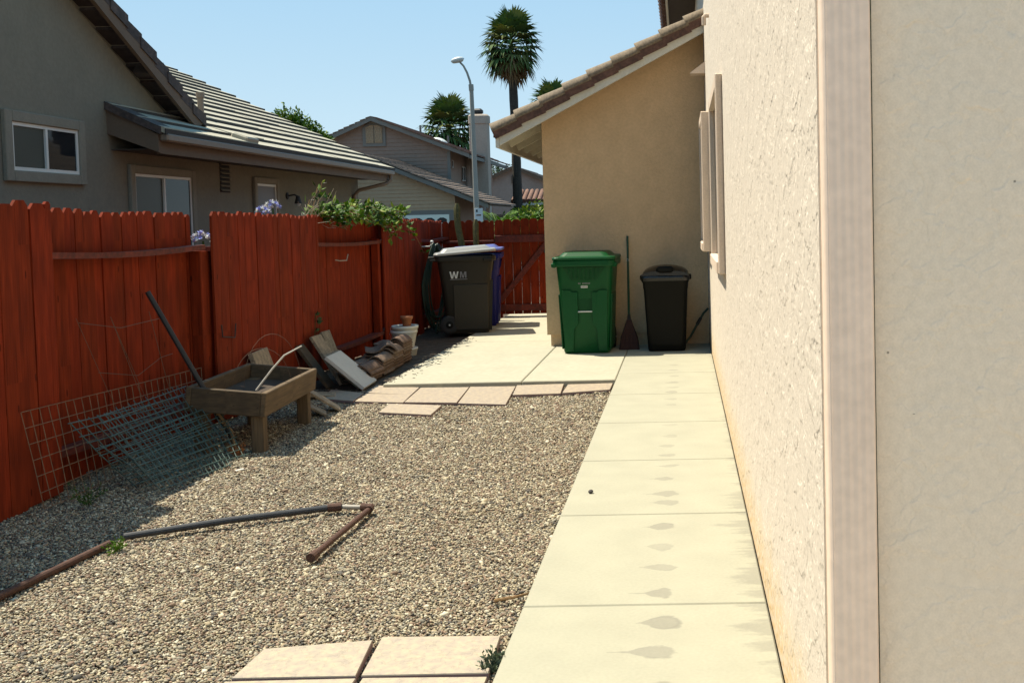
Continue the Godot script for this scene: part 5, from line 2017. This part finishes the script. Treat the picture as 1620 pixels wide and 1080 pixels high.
	for q in [[.62, 0], [.54, .02], [.46, -.02], [.39, .01], [.58, .05]]:
		for k in 4:
			sp.leaf(Vector3(-3.68, q[0], -10.2 - q[1]), Vector3(.3, rng.randf_range(-.2, .4), rng.randf_range(-1, 1)).normalized(), Vector3(1, .4, 0).normalized(), .07, .03)
	sp.tube([Vector3(-3.70, .35, -10.2), Vector3(-3.685, .64, -10.21)], .003, 4)
	one("sprig", "small dark green sprig poking through the fence above the leaning slabs", "sprig", sp, M.leaf_dark)

func frond(green: MB, base: Vector3, d: Vector3, l: float, w: float, droop: float, blades: int) -> void:
	# a fan leaf: stalk, then narrow blades that spread and hang at their tips
	var side := d.cross(Vector3.UP).normalized()
	if side.length() < .1: side = Vector3.RIGHT
	var n := side.cross(d).normalized()
	var hub := base + d * l * .45
	green.tube([base, hub], [w * .035, w * .02], 4, false)
	for k in blades:
		var a := lerpf(-1.9, 1.9, k / float(blades - 1)) + rng.randf_range(-.06, .06)
		var u := (d * cos(a) + side * sin(a)).normalized()
		var bl := w * (.62 + .38 * cos(a * .7)) * rng.randf_range(.85, 1.1)
		var m := hub + u * bl * .55 + n * bl * .05
		var e := hub + u * bl * .95 + Vector3(0, -droop * bl * rng.randf_range(.1, 1.1), 0)
		var s := u.cross(n).normalized() * bl * .08
		green.tri(hub, m - s, m + s)
		green.tri(m - s, e, m + s)

func palm(called: String, label: String, at: Vector3, trunk_h: float, r0: float, r1: float, crown: Vector3, size: float, fronds: int, skirt: int, up_only: float) -> void:
	var o := thing(called, label, "palm tree", at)
	var s := MB.new()
	var pts := []
	var rad := []
	for i in 16:
		var t := i / 15.0
		pts.append(Vector3(crown.x * t * t, trunk_h * t, crown.z * t * t))
		rad.append(lerpf(r0, r1, t) * (1.0 + rng.randf_range(-.05, .05)))
	s.tube(pts, rad, 12)
	put("trunk", s, M.palm_bark, o)
	var g := MB.new()
	var y := MB.new()
	var top := Vector3(crown.x, crown.y, crown.z)
	for i in fronds:
		var e := asin(clampf(lerpf(1.0, up_only, (i + .5) / fronds), -1, 1))
		var a := i * 2.39996 + rng.randf_range(-.2, .2)
		var d := Vector3(cos(a) * cos(e), sin(e), sin(a) * cos(e))
		var h := top + Vector3(0, size * .25 * sin(e), 0)
		frond(y if rng.randf() < .22 else g, h, d, size * rng.randf_range(.85, 1.05), size * .5, .12 + .5 * (1.0 - sin(e)) * .5, 17)
	stuff(put("crown", g, M.palm_green, o))
	stuff(put("crown", y, M.palm_yellow, o))
	if skirt:
		var dd := MB.new()
		for i in skirt:
			var a := rng.randf() * TAU_
			var e := rng.randf_range(-1.35, .1)
			var d := Vector3(cos(a) * cos(e), sin(e), sin(a) * cos(e))
			frond(dd, top + Vector3(0, -size * rng.randf_range(.05, .45), 0), d, size * rng.randf_range(.5, .85), size * .36, .7, 11)
		stuff(put("dead_fronds", dd, M.palm_dead, o))

func leafy_tree(called: String, label: String, at: Vector3, trunk_h: float, clumps: Array, leaf_size: float, per: int, keys: Array) -> void:
	var o := thing(called, label, "tree", at)
	var s := MB.new()
	s.tube([Vector3.ZERO, Vector3(.05, trunk_h * .5, 0), Vector3(0, trunk_h, 0)], [.16, .12, .07], 8)
	for c in clumps:
		var p: Vector3 = c[0]
		s.tube([Vector3(0, trunk_h * .7, 0), Vector3(p.x * .6, lerpf(trunk_h * .7, p.y, .55), p.z * .6), p], [.07, .05, .02], 6)
	put("trunk", s, M.tree_bark, o)
	for j in keys.size():
		var f := MB.new()
		for c in clumps:
			for i in per / keys.size():
				var d := rand_dir() * pow(rng.randf(), .4)
				var p: Vector3 = c[0] + d * c[1] * (1.0 + .25 * sin(d.x * 9.0 + j))
				f.leaf(p, (rand_dir() + d * .6).normalized(), (Vector3.UP * .6 + rand_dir()).normalized(), leaf_size * rng.randf_range(.7, 1.3), leaf_size * .5)
		stuff(put("crown", f, M[keys[j]], o))

func far_plants() -> void:
	palm("fan_palm", "tall fan palm with a shaggy crown standing alone against the sky", Vector3(-10.33, -.1, -65), 11.6, .30, .27, Vector3(-.12, 12.6, 0), 2.4, 58, 44, -.75)
	palm("fan_palm", "shorter bushy fan palm behind the mauve house roof", Vector3(-13.9, -.1, -62), 6.9, .32, .28, Vector3(0, 7.2, 0), 2.2, 54, 20, -.55)
	palm("fan_palm", "palm crown just showing above the garage wing roof tiles", Vector3(-9.2, -.1, -75), 9.0, .3, .25, Vector3(0, 9.6, 0), 2.3, 46, 20, -.6)
	leafy_tree("leafy_tree", "light green tree with separate rounded clumps behind the striped roof", Vector3(-16.6, -.1, -45), 3.6, [[Vector3(-.72, 6.25, 0), Vector3(.42, .62, .42)], [Vector3(-.55, 5.7, .2), Vector3(.5, .6, .5)], [Vector3(-.1, 6.1, 0), Vector3(.42, .55, .42)], [Vector3(.15, 5.5, .2), Vector3(.5, .6, .5)], [Vector3(.45, 5.72, 0), Vector3(.42, .52, .42)], [Vector3(.75, 5.15, 0), Vector3(.5, .6, .5)], [Vector3(.98, 5.3, .1), Vector3(.36, .42, .36)], [Vector3(.1, 4.6, 0), Vector3(.9, .7, .9)]], .17, 620, ["leaf_bright", "leaf_mid", "leaf_yellow"])
	leafy_tree("leafy_tree", "hazy grey-green tree far off behind the chimney", Vector3(-16.7, -.1, -95), 4.2, [[Vector3(-.5, 6.1, 0), Vector3(1.1, .9, 1.1)], [Vector3(.6, 5.8, 0), Vector3(1.2, .9, 1.2)], [Vector3(1.6, 5.4, 0), Vector3(.9, .7, .9)], [Vector3(-1.4, 5.3, 0), Vector3(.9, .8, .9)]], .26, 500, ["leaf_grey", "leaf_dark"])
	leafy_tree("shrub", "bright green shrub with broad leaves beyond the gate", Vector3(-4.1, -.1, -27), .7, [[Vector3(-.1, 1.45, 0), Vector3(.45, .34, .4)], [Vector3(.35, 1.55, 0), Vector3(.45, .3, .4)], [Vector3(-.5, 1.4, 0), Vector3(.3, .26, .3)], [Vector3(.1, .9, 0), Vector3(.7, .6, .5)]], .16, 420, ["leaf_bright", "leaf_mid", "leaf_yellow"])
	# feathery palm beside the chimney
	var o := thing("feather_palm", "young feathery palm at the foot of the stucco chimney", "palm tree", Vector3(-7.95, -.1, -44.5))
	var s := MB.new()
	s.tube([Vector3.ZERO, Vector3(0, 1.2, 0)], [.14, .1], 8)
	put("trunk", s, M.palm_bark, o)
	s = MB.new()
	for i in 22:
		var a := i * 2.4
		var e := rng.randf_range(.35, 1.35)
		var d := Vector3(cos(a) * cos(e), sin(e), sin(a) * cos(e))
		var pts := []
		for k in 9:
			var t := k / 8.0
			pts.append(Vector3(0, 1.2, 0) + d * 1.75 * t + Vector3(cos(a), 0, sin(a)) * .25 * t - Vector3(0, .75 * t * t, 0))
		s.tube(pts, .015, 4)
		for k in range(2, 9):
			var u: Vector3 = (pts[k] - pts[k - 1]).normalized()
			var sd := u.cross(Vector3.UP).normalized()
			for g in [-1, 1]:
				for h in 3:
					s.leaf(pts[k - 1].lerp(pts[k], h / 3.0), (u * .6 + sd * g + Vector3(0, -.25, 0)).normalized(), Vector3.UP, .42 * (1.0 - .5 * k / 8.0), .05)
	stuff(put("crown", s, M.leaf_bright, o))
	leafy_tree("shrub", "low green shrub in front of the pink house", Vector3(-9.4, -.1, -62), .8, [[Vector3(0, 1.9, 0), Vector3(.9, .7, .8)], [Vector3(1.3, 2.1, 0), Vector3(.9, .9, .8)], [Vector3(-.9, 1.6, 0), Vector3(.7, .5, .6)]], .28, 360, ["leaf_bright", "leaf_yellow"])

func small_bits() -> void:
	var s := MB.new()
	s.smooth = false
	s.bevel(Vector3.ZERO, Vector3(.026, .02, .022), .006, Basis(Vector3(.3, 1, .2).normalized(), .5))
	var o := one("stone", "single dark stone lying on the concrete walk", "stone", s, M.stone_dark)
	o.position = Vector3(-.535, .0105, -5.60)
	s = MB.new()
	s.tube([Vector3(0, 0, 0), Vector3(.09, .008, -.02), Vector3(.16, .004, -.09)], [.007, .006, .003], 6)
	o = one("stick", "short brown stick lying on the gravel near the walk", "stick", s, M.dry_stem)
	o.position = Vector3(-.80, -.038, -4.12)
	# scraps of paper and bark by the wire panels
	for q in [["white paper scrap on the gravel beside the pipe", Vector3(-2.5, -.04, -5.95), .05], ["pale wood chip at the edge of the fence shadow", Vector3(-2.95, -.04, -6.2), .07], ["thin pale stick lying by the wire panels", Vector3(-2.85, -.04, -6.45), .1]]:
		s = MB.new()
		s.bevel(Vector3.ZERO, Vector3(q[2] * .6, .006, q[2] * .2), .002, Basis(Vector3.UP, rng.randf() * 3.0) * Basis(Vector3.RIGHT, .2))
		o = one("scrap", q[0], "scrap", s, M.pale_slab)
		o.position = q[1] + Vector3(0, .006, 0)
